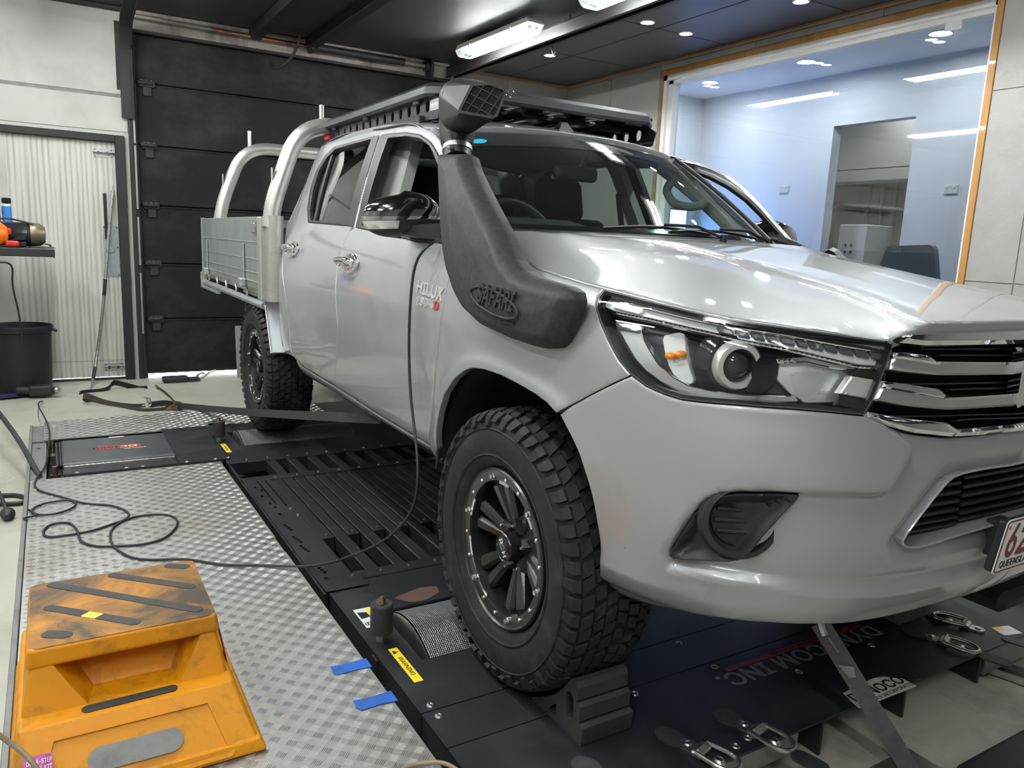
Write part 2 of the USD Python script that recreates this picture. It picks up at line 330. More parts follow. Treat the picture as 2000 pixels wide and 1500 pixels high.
struct('door_track', [ribbon(trk, (0, 1, 0), .09, .014), ribbon(trk + [0, .05, 0], (.3, 0, 1), .05, .01), box((XB + .0, -1.41, 2.44), (XB + .02, -1.33, 3.0), .003)], 'soot_black')
for y, x1 in ((.22, -3.2), (-.30, -3.2)):
    struct('ceiling_beam', [box((XB + .06, y, 3.02), (x1, y + .10, ZC), .006)], 'soot_black')
sh = thing('door_shaft', 'black torsion shaft with a bare copper length above the roller door', 'shaft', (0, 0, 0))
obj('spring_tube', [cyl(.036, (XB + .10, .30, 3.035), (XB + .10, 1.22, 3.035))], 'soot_black', sh)
obj('copper_length', cyl(.017, (XB + .10, -.62, 3.04), (XB + .10, .30, 3.035)), 'copper', sh)
for q in (cyl(.014, (XB + .10, -1.3, 3.045), (XB + .10, -.62, 3.04)), cyl(.017, (XB + .10, 1.2, 3.035), (XB + .10, 1.52, 3.035))): obj('rod', q, 'lintel_beige', sh)
obj('bracket', [box((XB, 1.50, 2.94), (XB + .16, 1.53, 3.10), .004), cyl(.055, (XB + .10, 1.45, 3.035), (XB + .10, 1.49, 3.035))], 'soot_black', sh)
obj('clamp', [box((XB, .26, 2.99), (XB + .15, .30, 3.08), .006), cyl(.045, (XB + .10, .24, 3.036), (XB + .10, .30, 3.036)), bolt((XB + .15, .28, 3.0), (1, 0, 0), .012, .02)], 'soot_black', sh)
hk = spline([(XB + .35, .10, 3.10), (XB + .3, .08, 2.98), (XB + .2, .0, 2.83), (XB + .12, -.07, 2.79), (XB + .03, -.10, 2.90)], 24)
tag = obj('air_hose', tube(hk, .014, 10), 'soot_black', label='short black hose hooked down over the roller door head', cat='hose')

# plywood door in its black steel frame
d1 = struct('door_1', box((XB - .055, DY0 - .02, ZF + .03), (XB - .012, DY1 - .002, 1.995)), 'plywood')
for a in ((DY0 + .0, -1.80), (-1.797, DY1 - .003)):
    struct('door_sheet', [box((XB - .012, a[0], ZF + .18), (XB - .006, a[1], 1.985)), box((XB - .012, a[0], ZF + .03), (XB - .006, a[1], ZF + .176))], 'plywood', d1)
struct('door_frame', [box((XB - .06, DY1, ZF), (XB + .045, DY1 + .075, DZ + .02), .004), box((XB - .06, DY0 - .6, 1.99), (XB + .0449, DY1 - .0005, DZ + .02), .004)], 'soot_black')
struct('threshold', box((XB - .06, DY0, ZF), (XB - .0, DY1, ZF + .02)), 'soot_black')
lk = struct('lock_plate', box((XB - .006, -1.575, .82), (XB - .001, DY1 - .006, 1.27), .001), 'galvanised', d1)
struct('lock_cylinder', [lathe([(.0, .012), (.03, .012), (.036, 0)], 28, 'x', (XB - .001, -1.52, 1.06)), box((XB + .008, -1.524, 1.045), (XB + .014, -1.516, 1.075))], 'satin_metal', lk)
for y, z in ((-1.565, .835), (-1.465, .835), (-1.565, 1.255), (-1.465, 1.255), (-1.465, 1.08)): struct('screw', bolt((XB - .001, y, z), (1, 0, 0), .006, .003, 10), 'soot_black', lk)
struct('pull_handle', [box((XB - .006, -1.56, 1.15), (XB + .012, -1.535, 1.55), .004)], 'black_plastic', d1)
for z, l in ((1.90, .17), (.005, .17)):
    sb = struct('slide_bolt', box((XB - .006, -1.45 - l, z - .045), (XB - .001, -1.46, z + .03), .001), 'satin_metal', d1)
    struct('bolt_rod', [cyl(.008, (XB + .008, -1.45 - l, z - .01), (XB + .008, -1.445, z - .01), 12)] + [box((XB - .001, y, z - .024), (XB + .016, y + .02, z + .004), .003) for y in (-1.59, -1.52)] + [bolt((XB + .008, -1.50, z - .01), (1, 0, 0), .006, .02, 8)], 'chrome', sb)
    for y in (-1.605, -1.475):
        for dz in (-.036, .02): struct('screw', bolt((XB - .001, y, z + dz), (1, 0, 0), .005, .003, 10), 'ink_black', sb)

# right wall with the control room window
WX0, WX1, WZ0, WZ1 = -4.36, -1.19, .85, 2.955
wr = struct('wall_right', [box((XB - .1, YR, ZF), (WX0, YR + .12, ZC)), box((WX1, YR, ZF), (XF, YR + .12, ZC)), box((WX0, YR, ZF), (WX1, YR + .12, WZ0)), box((WX0, YR, WZ1), (WX1, YR + .12, ZC))], 'wall_grey')
def sheets(x0, x1, z0, z1):
    struct('wall_sheet', box((x0 + .003, YR - .01, z0 + .003), (x1 - .003, YR, z1 - .003), .002), 'wall_grey', wr)
for x0, x1 in ((XB + .004, -5.2), (-5.2, WX0 - .048)):
    sheets(x0, x1, ZF, 1.15); sheets(x0, x1, 1.15, 2.37); sheets(x0, x1, 2.37, 3.05)
for x0, x1 in ((WX0 - .048, -3.2), (-3.2, -2.0), (-2.0, WX1 + .048)): sheets(x0, x1, WZ1 + .048, 3.06)
for x0, x1 in ((WX1 + .048, -.83), (-.83, .4), (.4, 1.6), (1.6, 2.8), (2.8, 4.0), (4.0, XF)):
    sheets(x0, x1, ZF, 1.15); sheets(x0, x1, 1.15, 2.37); sheets(x0, x1, 2.37, 3.06)
w1 = struct('window_1', box((WX1, YR - .014, WZ0), (WX1 + .045, YR + .13, WZ1 + .045), .002), 'timber')
struct('timber_rail', box((WX0 - .045, YR - .014, WZ1), (WX1, YR + .13, WZ1 + .045), .002), 'timber', w1)
struct('timber_rail', box((WX0 - .045, YR - .014, WZ0), (WX0, YR + .13, WZ1), .002), 'timber_grey', w1)
struct('timber_rail', box((WX0 - .045, YR - .014, WZ0 - .045), (WX1 + .045, YR + .13, WZ0), .002), 'timber', w1)
struct('white_reveal', [box((WX0, YR + .0, WZ0), (WX0 + .045, YR + .06, WZ1), .002), box((WX0, YR + .0, WZ1 - .05), (WX1, YR + .02, WZ1), .002), box((WX0 + .045, YR + .03, WZ0), (WX0 + .11, YR + .12, WZ1), .002), box((WX0, YR + .03, WZ1 - .085), (WX1, YR + .12, WZ1 - .05), .002), box((WX1 - .018, YR, WZ0), (WX1, YR + .06, WZ1), .002)], 'white_frame', w1)
struct('glass_pane', box((WX0 + .05, YR + .040, WZ0), (WX1 - .016, YR + .046, WZ1 - .05)), 'window_glass', w1)
struct('glass_pane', box((WX0 + .05, YR + .095, WZ0), (WX1 - .016, YR + .101, WZ1 - .05)), 'window_glass', w1)
struct('corner_clip', [box((WX1 - .36, YR + .034, WZ1 - .14), (WX1 - .24, YR + .040, WZ1 - .07), .002)], 'satin_metal', w1)

# control room behind the glass, and the store room that opens off it
YK, ZK, YK2 = 4.62, 3.0, 6.9
OX0, OX1, OZ = -3.34, -2.50, 2.52
struct('wall_control_back', [box((XB, YK, ZF), (OX0, YK + .12, ZK)), box((OX1, YK, ZF), (1.0, YK + .12, ZK)), box((OX0, YK, OZ), (OX1, YK + .12, ZK))], 'wall_white')
struct('wall_control_side', [box((-5.25, YR + .12, ZF), (-5.15, YK, ZK)), box((.4, YR + .12, ZF), (.5, YK, ZK))], 'wall_white')
struct('ceiling_control', box((-5.25, YR + .12, ZK), (.5, YK2 + .1, ZK + .1)), 'wall_white')
struct('floor_control', box((-5.25, YR + .12, ZF - .1), (.5, YK2 + .1, ZF)), 'concrete_white')
struct('wall_store', [box((-4.6, YK2, ZF), (-1.6, YK2 + .1, ZK)), box((-4.7, YK + .12, ZF), (-4.6, YK2 + .1, ZK)), box((-1.6, YK + .12, ZF), (-1.5, YK2 + .1, ZK))], 'wall_warm')
struct('wall_store', [box((-4.6, 5.9, 2.25), (-1.6, 6.0, ZK)), box((-4.6, 5.9, 2.12), (-1.6, 6.2, 2.27), .01)], 'wall_white')
for k, (x, cl_) in enumerate(((-4.44, 'leftmost pale conduit on the store room wall'), (-4.30, 'middle pale conduit on the store room wall'), (-4.19, 'rightmost pale conduit on the store room wall'))):
    q = obj('conduit', tube(fillet([(x, 6.86, ZF), (x + .02, 6.86, 1.5), (x - .02 + .05 * k, 6.86, 1.62), (x + .04 * k, 6.86, 2.6)], .1), .028, 10), 'wall_warm', label=cl_, cat='conduit', group='store room conduits')
cb = thing('wall_cabinet', 'small white cabinet with four round knockouts inside the store room', 'cabinet', (0, 0, 0))
c0, c1 = at(1640, 438, y=5.3), at(1693, 438, y=5.3)
obj('body', box((c0[0], 5.3, ZF), (c1[0], 5.75, c0[2]), .01), 'wall_white', cb)
for dx in (.10, .17):
    for dz in (.22, .29): obj('knockout', lathe([(0, .008), (.014, .008), (.02, 0)], 16, 'y', (c0[0] + dx, 5.292, c0[2] - dz)), 'fitting_white', cb)
for px, lab in ((1532, 'white double power point left of the control room doorway'), (1858, 'white double power point near the window post')):
    p = at(px, 370, y=YK); t = thing('power_point', lab, 'power point', (p[0], YK, p[2]))
    obj('plate', box((-.06, -.012, -.038), (.06, 0, .038), .004), 'fitting_white', t)
    for dx in (-.03, .03): obj('switch', box((dx - .007, -.018, .008), (dx + .007, -.012, .026), .002), 'fitting_white', t)
oc = thing('office_chair', 'blue grey chair back behind the control room glass', 'chair', (-1.96, 3.95, ZF))
cw = [(-.26, 1.25), (-.19, 1.50), (.20, 1.52), (.26, 1.25), (.22, .98), (-.22, .98)]
cp = sg.Polygon(cw).buffer(-.05).buffer(.05)
obj('backrest', orient(prism(cp, .06), (1, 0, 0), (0, 0, 1), (0, -1, 0), (0, .03, 0)), 'chair_blue', oc)
obj('seat', box((-.25, .05, .52), (.25, .55, .60), .03), 'chair_blue', oc)
obj('pedestal', [cyl(.03, (0, .3, .06), (0, .3, .52))] + [box((-.3, .27, .03), (.3, .33, .07), .01), box((-.03, 0, .03), (.03, .6, .07), .01)], 'black_plastic', oc)
scr = thing('monitor', 'wall monitor glowing blue at the left end of the control room', 'monitor', (-5.115, 4.0, 1.45))
obj('case', box((-.02, -.45, -.3), (.03, .45, .3), .008), 'black_plastic', scr); obj('screen', box((.03, -.43, -.28), (.034, .43, .28)), 'screen_glow', scr)

# ---------------------------------------------------------------- lamps
def downlight(p, lab, m='spot_glow', r=.045, group=None):
    t = thing('downlight', lab, 'downlight', p, group=group)
    obj('trim', lathe([(r, -.004), (r + .012, -.008), (r + .018, 0)], 28), 'fitting_white', t)
    obj('lens', lathe([(0, -.003), (r, -.003), (r, -.001)], 24), m, t)
DL = [((-4.891, 2.306), 'lone downlight nearest the corner, just above the roof rack'), ((-3.434, 2.30), 'downlight beside the black ceiling rail, left of its neighbour'), ((-3.481, 2.763), 'downlight near the top of the timber window frame'), ((-2.325, 2.80), 'downlight cut by the top edge of the picture')]
for (x, y), l in DL: downlight((x, y, ZC - .022), l)
for x, y in ((-2.325, 2.30), (-1.05, 2.30), (-1.05, 2.8), (.2, 2.3), (.2, 2.8), (1.5, 2.3), (1.5, 2.8), (2.8, 2.5)): downlight((x, y, ZC - .022 if x < -1 else ZC), 'garage downlight over the right side of the bay', group='downlights above the picture')
for x, l in ((-4.425, 'control room downlight at the left end of the window'), (-3.219, 'control room downlight over the middle of the window'), (-1.978, 'control room downlight at the right end of the window')): downlight((x, 3.99, ZK), l, 'room_spot_glow', .07)
downlight((-3.30, 5.5, ZK), 'store room downlight seen through the doorway', 'spot_glow', .08)
pl = [box((-4.2, 4.15, ZK - .02), (-3.0, 4.4, ZK), .003), box((-1.6, 4.15, ZK - .02), (-.4, 4.4, ZK), .003)]
def batten(name, lab, p, rot=0.0, L=1.27, group=None):
    """twin fluorescent batten with a clear diffuser, hung under the ceiling; its length along x"""
    t = thing(name, lab, 'light fitting', p, rot, group)
    obj('tray', [hullpts([(sx * L / 2 - sx * k, sy * (.075 if z > 0 else .05), z) for sx in (-1, 1) for sy in (-1, 1) for k, z in ((.0, .035), (.04, .075))])], 'fitting_white', t)
    df = hullpts([(sx * (L / 2 - k), sy * w, z) for sx in (-1, 1) for sy in (-1, 1) for k, w, z in ((0.0, .078, .035), (.05, .06, -.03), (.025, .07, -.005))])
    obj('diffuser', df, 'diffuser', t)
    for y in (-.032, .032):
        tb = obj('fluorescent_tube', cyl(.013, (-L / 2 + .07, y, .012), (L / 2 - .07, y, .012), 12), 'tube_glow', t)
        obj('tube_cap', [cyl(.0135, (s * (L / 2 - .07), y, .012), (s * (L / 2 - .05), y, .012), 12) for s in (-1, 1)], 'satin_metal', tb)
    for s in (-.35, .35):
        for y in (-.082, .082): obj('clip', box((s - .012, y - .006, .01), (s + .012, y + .006, .045), .003), 'fitting_white', t)
batten('fluorescent_light', 'lit twin tube fluorescent fitting hanging left of the black ceiling rail', (-4.47, 1.475, 2.99), .02)
FL = [(-2.5, 1.475), (-.5, 1.475), (-4.6, -1.9), (-2.9, -1.9), (-1.2, -1.9), (1.0, -1.9), (3.2, -1.9), (-3.9, -3.3), (-1.2, -3.3), (2.2, -3.3)]
for x, y in FL: batten('fluorescent_light', 'twin tube fluorescent fitting of the ceiling rows over the bay', (x, y, 2.99), group='fluorescent fittings above the picture')
rl = thing('ceiling_rail', 'black steel channel rail under the ceiling running over the truck', 'rail', (0, 0, 0))
obj('channel', [box((-5.95, 1.70, 2.955), (1.5, 1.712, 3.06), .003), box((-5.95, 1.79, 2.955), (1.5, 1.802, 3.06), .003), box((-5.95, 1.70, 3.05), (1.5, 1.80, 3.062), .003), box((-5.95, 1.688, 2.95), (1.5, 1.72, 2.958), .002), box((-5.95, 1.78, 2.95), (1.5, 1.815, 2.958), .002)], 'soot_black', rl)
for x in (-5.0, -3.75, -2.6, -1.2, .2, 1.3): obj('hanger', [cyl(.008, (x, 1.75, 3.06), (x, 1.75, ZC), 8), box((x - .012, 1.70, 3.055), (x + .012, 1.80, 3.068), .002)], 'soot_black', rl)
obj('hook', tube(spline([(-4.1, 1.82, 2.95), (-4.1, 1.825, 2.90), (-4.08, 1.83, 2.875), (-4.06, 1.83, 2.90)], 14), .007, 8), 'soot_black', rl)
# ground outside the roller door
struct('ground', box((XB - 4, -4, ZF - .2), (XB - .13, 4, ZF - .005)), 'concrete_white')
# ================================================================ the chassis dynamometer
dy = thing('dynamometer', 'black two axle chassis dynamometer deck under the silver truck', 'dynamometer')
DL_, DR_ = -1.19, 1.28
def plate(name, x0, x1, y0, y1, m='deck_black', z=0.0, th=.008, holes=(), label=None, parent=dy):
    g = sg.box(x0, y0, x1, y1)
    for h in holes: g = g.difference(h)
    return obj(name, prism(g, th, z - th), m, parent, label)
# front module
slotF = [sg.box(-.53, -1.075, -.18, -.33), sg.box(-.53, .33, -.18, 1.075)]
plate('deck_plate', -.84, .068, DL_, DR_, holes=slotF)
plate('deck_plate', .072, .232, DL_, DR_)
plate('deck_plate', .236, .60, DL_, DR_)
obj('side_skirt', [box((-.84, DL_ + .002, -.115), (.068, DL_ + .012, -.009), .002), box((.074, DL_ + .002, -.115), (.60, DL_ + .012, -.009), .002), box((-.30, DL_ - .004, -.115), (-.255, DL_ + .01, -.012), .002)], 'grate_black', dy)
obj('cross_member', [box((-.84, DL_, -.11), (-.82, DR_, -.009)), box((.05, DL_, -.11), (.07, DR_, -.009)), box((.44, DL_ + .1, -.118), (.455, DR_, -.009)), box((-.16, DL_ + .02, -.118), (-.14, DR_, -.009)), box((-.57, DL_ + .02, -.118), (-.55, DR_, -.009))], 'grate_black', dy)
for y in (-.62, -.19, .20, .62, 1.05): obj('gusset', orient(prism(sg.Polygon([(0, 0), (.145, 0), (.145, -.03), (.145, -.108), (0, -.108)]), .01), (1, 0, 0), (0, 0, 1), (0, -1, 0), (.45, y, -.009)), 'grate_black', dy)
obj('apron', [box((.585, .64, -.095), (.598, DR_, -.009), .002)], 'frame_grey', dy, 'pale grey front apron')
obj('apron', [box((.585, DL_, -.07), (.598, -.30, -.009), .002)], 'frame_grey', dy, 'pale grey front apron')
obj('leveling_bolt', [bolt((.45, -.0, -.07), (1, 0, 0), .016, .05), cyl(.024, (.46, 0, -.07), (.468, 0, -.07), 16)], 'steel', dy)
def roller(cx, y0, y1):
    R = .30; n = 180; a = np.linspace(0, 2 * PI, n + 1); zc = .042 - R
    v, uv = [], []
    for y in (y0, y1):
        for t in a: v.append((cx + R * math.sin(t), y, zc + R * math.cos(t))); uv.append((t * R, y))
    f = [(i, i + 1, n + 2 + i) for i in range(n)] + [(i, n + 2 + i, n + 1 + i) for i in range(n)]
    p = usdkit.mesh(stage, numbered(pth(dy), 'roller'), T(v, f), M['knurled'], smooth=True, uv=np.array(uv)).GetPrim(); setdata(p, 'knurled steel roller')
    for yy in (y0 - .0035, y1 + .0035): obj('end_disc', lathe([(.0, -.004), (R - .012, -.004), (R - .002, -.001), (R - .002, .001), (R - .012, .004), (0, .004)], 120, 'y', (cx, yy, zc)), 'steel', p)
for c in (-.355, -3.05):
    roller(c, -1.045, -.345); roller(c, .345, 1.045)
    pz = -.009; plate('pit_floor', c - .34, c + .34, DL_, DR_, 'void_black', -.117, .002)
# guide posts
gp = None
def guide_post(x, y):
    t = node('guide_post', dy, 'black rubber guide post on a steel pin')
    obj('pin', cyl(.0165, (x, y, 0), (x, y, .045), 20), 'steel', t)
    obj('sleeve', lathe([(.016, .03), (.0345, .03), (.036, .033), (.036, .122), (.033, .127), (.013, .127)], 40, 'z', (x, y, 0)), 'rubber', t)
    obj('nut', [lathe([(.0125, .127), (.016, .127), (.016, .130), (.0125, .130)], 20, 'z', (x, y, 0)), bolt((x, y, .13), (0, 0, 1), .0125, .014), cyl(.007, (x, y, .142), (x, y, .15), 12)], 'brass_metal', t)
guide_post(-.347, -1.143); guide_post(-3.03, -1.16); guide_post(-.347, 1.143); guide_post(-3.03, 1.16)
def flat_text(s, h, o, X, Y, m, parent, name='lettering', bold=False, sx=1.0, label=None):
    t = text(s, h, .0006, bold); t.apply_scale([sx, 1, 1]); Z = np.cross(X, Y); return obj(name, orient(t, X, Y, Z, o), m, parent, label, smooth=False)
def warning_label(x0, y0):
    w = obj('warning_label', box((x0, y0, 0), (x0 + .206, y0 + .029, .0008)), 'vinyl_yellow', dy, 'yellow warning strip')
    flat_text('WARNING', .0145, (x0 + .058, y0 + .008, .0008), (1, 0, 0), (0, 1, 0), 'ink_black', w, sx=1.12)
    obj('triangle', prism(sg.Polygon([(x0 + .015, y0 + .006), (x0 + .037, y0 + .006), (x0 + .026, y0 + .024)]), .0006, .0008), 'ink_black', w)
    obj('mark', prism(sg.box(x0 + .025, y0 + .010, x0 + .027, y0 + .019), .0004, .0014), 'vinyl_yellow', w)
warning_label(-.282, -1.146); warning_label(-2.955, -1.168)
sk = obj('pinch_label', box((-.578, -1.158, 0), (-.44, -1.098, .0008)), 'vinyl_white', dy, 'white and yellow pinch hazard sticker')
obj('yellow_band', [box((-.572, -1.118, .0008), (-.50, -1.104, .0012)), box((-.50, -1.125, .0008), (-.46, -1.102, .0012))], 'vinyl_yellow', sk)
obj('pictogram', [prism(sg.Polygon([(-.555, -1.152), (-.505, -1.152), (-.51, -1.118), (-.545, -1.122)]), .0004, .0008), prism(sg.Point(-.465, -1.143).buffer(.011).difference(sg.Point(-.465, -1.143).buffer(.008)), .0004, .0008), box((-.474, -1.145, .0008), (-.456, -1.141, .0012))], 'ink_black', sk)
obj('rust_patch', prism(sg.Polygon([(-.60, -.98), (-.56, -.95), (-.555, -.90), (-.585, -.84), (-.62, -.83), (-.63, -.88), (-.615, -.93)]).buffer(.012), .0004, 0), 'rust_stain', dy, 'bare rusty patch')
for x, y in ((.045, -1.15), (.10, -1.15), (-.80, -1.15), (.045, -.46), (.10, -.28), (.26, -.60), (.26, -.28), (.10, .15), (.40, .30), (.40, -.06), (.045, 1.2), (.56, 1.2), (-.14, -.55), (.56, -.46), (.57, -.515)):
    obj('deck_bolt', lathe([(.004, .001), (.006, .004), (.010, .003), (.012, 0)], 20, 'z', (x, y, 0)), 'zinc_bolt' if y < -1 else 'steel', dy)
# grate between the modules: long slats with short fillers between every pair
perf = sg.box(-2.20, -1.20, -.742, -1.064)
holes = [sg.box(x, y, x + .028, y + .012) for x, y in ((-2.05, -1.17), (-1.99, -1.15), (-1.90, -1.17), (-1.78, -1.16), (-1.72, -1.15), (-1.62, -1.155))]
holes += [stadium(.02, .009).buffer(0) for _ in ()]
for x0 in (-1.46, -1.31, -1.20, -.98, -.86): holes += [affinity.translate(sg.Point(0, 0).buffer(.008).buffer(0), x0 + .022 * k, -1.165 + .004 * k) for k in range(4)]
holes += [sg.box(-2.15, -1.135, -1.75, -1.128), sg.box(-2.15, -1.096, -1.70, -1.089)]
for h in holes: perf = perf.difference(h)
obj('edge_plate', prism(perf, .008, -.004), 'grate_black', dy, 'perforated edge plate of the grate')
obj('edge_plate', prism(sg.box(-.84, -1.20, -.742, -1.04), .006, .0), 'grate_black', dy)
obj('edge_flange', box((-2.55, -1.205, -.11), (-.75, -1.19, -.005), .002), 'grate_black', dy)
Y0 = -1.032
for k in range(20):
    y = Y0 + .115 * k
    if y > 1.15: break
    obj('long_slat', box((-2.54, y + .032, -.07), (-.80, y + .083, 0), .003), 'grate_black', dy)
    fl = obj('filler_slat', box((-2.20, y - .0255, -.07), (-1.255, y + .0265, -.001), .003), 'grate_black', dy)
    for x in (-1.285, -2.17): obj('slat_bolt', bolt((x, y, 0 if x > -2 else .006), (0, 0, 1), .0065, .004, 8), 'zinc_bolt', fl)
obj('cross_bar', box((-2.21, -1.20, -.06), (-2.14, 1.2, .006), .003), 'grate_black', dy)
obj('cross_bar', box((-.872, -1.06, -.06), (-.80, 1.2, .005), .003), 'grate_black', dy)
obj('cross_bar', box((-2.58, -1.205, -.06), (-2.50, 1.2, .006), .003), 'grate_black', dy)
for k in range(20):
    y = -1.10 + .115 * k
    if y < 1.15:
        obj('slat_bolt', bolt((-.838, y + .03, .005), (0, 0, 1), .0065, .004, 8), 'zinc_bolt', dy)
        obj('slat_bolt', bolt((-2.545, y, .006), (0, 0, 1), .0065, .004, 8), 'zinc_bolt', dy)
for x, y in ((-1.66, -1.085), (-1.56, -1.078)): obj('slat_bolt', bolt((x, y, .004), (0, 0, 1), .009, .006, 8), 'zinc_bolt', dy)
plate('pit_floor', -2.6, -.75, -1.2, 1.2, 'void_black', -.112, .004)
# rear module
slotR = [sg.box(-3.225, -1.075, -2.875, -.33), sg.box(-3.225, .33, -2.875, 1.075)]
plate('deck_plate', -3.455, -2.585, -1.175, DR_, holes=slotR)
plate('deck_plate', -3.455, -2.625, -1.44, -1.179)
plate('deck_plate', -2.72, -2.625, -1.995, -1.444)
obj('side_skirt', [box((-2.64, -2.0, -.115), (-2.626, -1.21, -.009), .002)], 'deck_grey', dy)
for y in (-1.93, -1.70, -1.62, -1.40, -1.25, -1.18): obj('deck_bolt', lathe([(.004, .001), (.006, .003), (.010, .0025), (.011, 0)], 16, 'z', (-2.64, y, 0)), 'zinc_bolt', dy)
cv = obj('cover', hullpts([(x, y, z) for x in (-3.24, -2.725) for y in (-1.995, -1.445) for z in (-.07, .022)] + [(x, y, .03) for x in (-3.232, -2.733) for y in (-1.987, -1.453)]), 'deck_grey', dy, 'dark grey sheet steel load cell cover')
obj('edge_band', box((-2.726, -1.99, -.005), (-2.718, -1.45, .018), .002), 'steel', cv)
bd = obj('badge', box((-3.02, -1.83, .03), (-2.955, -1.60, .0308)), 'vinyl_red', cv, 'red model badge')
flat_text('DC', .036, (-3.005, -1.615, .0308), (0, -1, 0), (1, 0, 0), 'vinyl_white', cv, bold=True, sx=1.4)
flat_text('8000', .036, (-3.005, -1.698, .0308), (0, -1, 0), (1, 0, 0), 'ink_black', cv, bold=True, sx=1.15)
flat_text('DYNOCOM', .014, (-2.942, -1.575, .0304), (0, -1, 0), (1, 0, 0), 'vinyl_white', cv, bold=True, sx=1.1)
obj('tape_strip', box((-3.235, -1.75, .03), (-3.215, -1.67, .031)), 'vinyl_white', cv)
# machinery in the open corner of the pit
obj('drive_belt', [tube(spline([(-3.55, -2.02 + .018 * k, -.10), (-3.35, -2.02 + .018 * k, -.02), (-3.15, -2.02 + .018 * k, -.10)], 16), .008, 8) for k in range(3)], 'rubber', dy)
obj('coupling', [cyl(.022, (-2.75, -2.03, -.11), (-2.75, -2.03, -.03), 16), cyl(.03, (-2.75, -2.03, -.09), (-2.75, -2.03, -.065), 6), cyl(.014, (-2.75, -2.03, -.03), (-2.75, -2.03, .015), 12)], 'brass_metal', dy)
plate('pit_floor', -3.455, -2.65, -2.08, -1.4, 'void_black', -.115, .002)
# decals on the front deck, read from the truck's nose
bar = obj('badge', box((.278, -.262, 0), (.300, .40, .0008)), 'vinyl_red', dy, 'long red decal bar')
flat_text('CHASSIS AND ENGINE DYNAMOMETER DATA SYSTEMS', .0075, (.2845, .385, .0008), (0, -1, 0), (1, 0, 0), 'ink_black', bar, sx=1.6)
flat_text('DYNOCOM INC.', .062, (.306, .425, .0), (0, -1, 0), (1, 0, 0), 'vinyl_grey', dy, 'deck_lettering', bold=True, sx=1.14, label='large grey maker lettering, upside down to the camera')
st = obj('maker_sticker', prism(sg.Polygon([(.610, -.06), (.545, -.035), (.540, .045), (.535, .12), (.545, .16), (.575, .20), (.617, .20)]).buffer(.004), .0008), 'vinyl_white', dy, 'white maker sticker at the deck edge')
flat_text('DYNOCOM', .036, (.590, -.046, .0008), (0, 1, 0), (-1, 0, 0), 'ink_black', st, bold=True, sx=1.12)
flat_text('DYNES INCORPORATED', .012, (.611, -.010, .0008), (0, 1, 0), (-1, 0, 0), 'ink_black', st, sx=1.15)
s2 = obj('caution_sticker', orient(box((-.04, -.028, 0), (.04, .028, .0008)), (.25, .97, 0), (-.97, .25, 0), (0, 0, 1), (.555, .845, 0)), 'vinyl_white', dy, 'small white and yellow sticker at the deck corner')
obj('yellow_band', orient(box((-.038, .008, .0008), (.0, .027, .0012)), (.25, .97, 0), (-.97, .25, 0), (0, 0, 1), (.555, .845, 0)), 'vinyl_yellow', s2)
# lashing rings
def ring(x, y, rot, flip):
    t = node('lashing_ring', dy, 'folding steel lashing ring with its oval rubber pad'); c, s = math.cos(rot), math.sin(rot)
    def put(m): return orient(m, (c, s, 0), (-s, c, 0), (0, 0, 1), (x, y, 0))
    d = -1 if flip else 1
    obj('pad', put(prism(affinity.scale(sg.Point(-.085, 0).buffer(.042), 1.05, .8), .006)), 'rubber', t)
    obj('base', put(cat_([prism(affinity.translate(stadium(.062, .042), -.025 * d, 0), .008), box((-.012 * d, -.03, 0), (.02 * d, .03, .016), .004), hullpts([(.0, -.026, .016), (.018 * d, -.026, .016), (.0, .026, .016), (.018 * d, .026, .016), (.006 * d, -.022, .026), (.006 * d, .022, .026)])])), 'steel', t)
    loop = [(.004 * d, -.03, .016), (.07 * d, -.036, .014), (.098 * d, -.026, .012), (.110 * d, 0, .012), (.098 * d, .026, .012), (.07 * d, .036, .014), (.004 * d, .03, .016)]
    obj('ring', put(tube(fillet(loop, .03, 5), .0068, 10)), 'steel', t)
    for q in (lathe([(0, .014), (.008, .012), (.011, .008)], 16, 'z', (-.035 * d, 0, 0)), lathe([(0, .014), (.010, .012), (.016, .004), (.016, 0)], 16, 'z', (.055 * d, 0, 0))): obj('rivet', put(q), 'zinc_bolt', t)
    obj('end_pad', put(prism(affinity.translate(stadium(.10, .055), .155, 0), .005)), 'rubber', t)
for x, y, r, fl in ((.475, .735, .35, True), (.50, .545, .3, False), (.555, -.425, .2, False), (.545, -.62, .3, False), (.43, 1.16, .35, False), (.545, -.90, .2, False)): ring(x, y, r, fl)

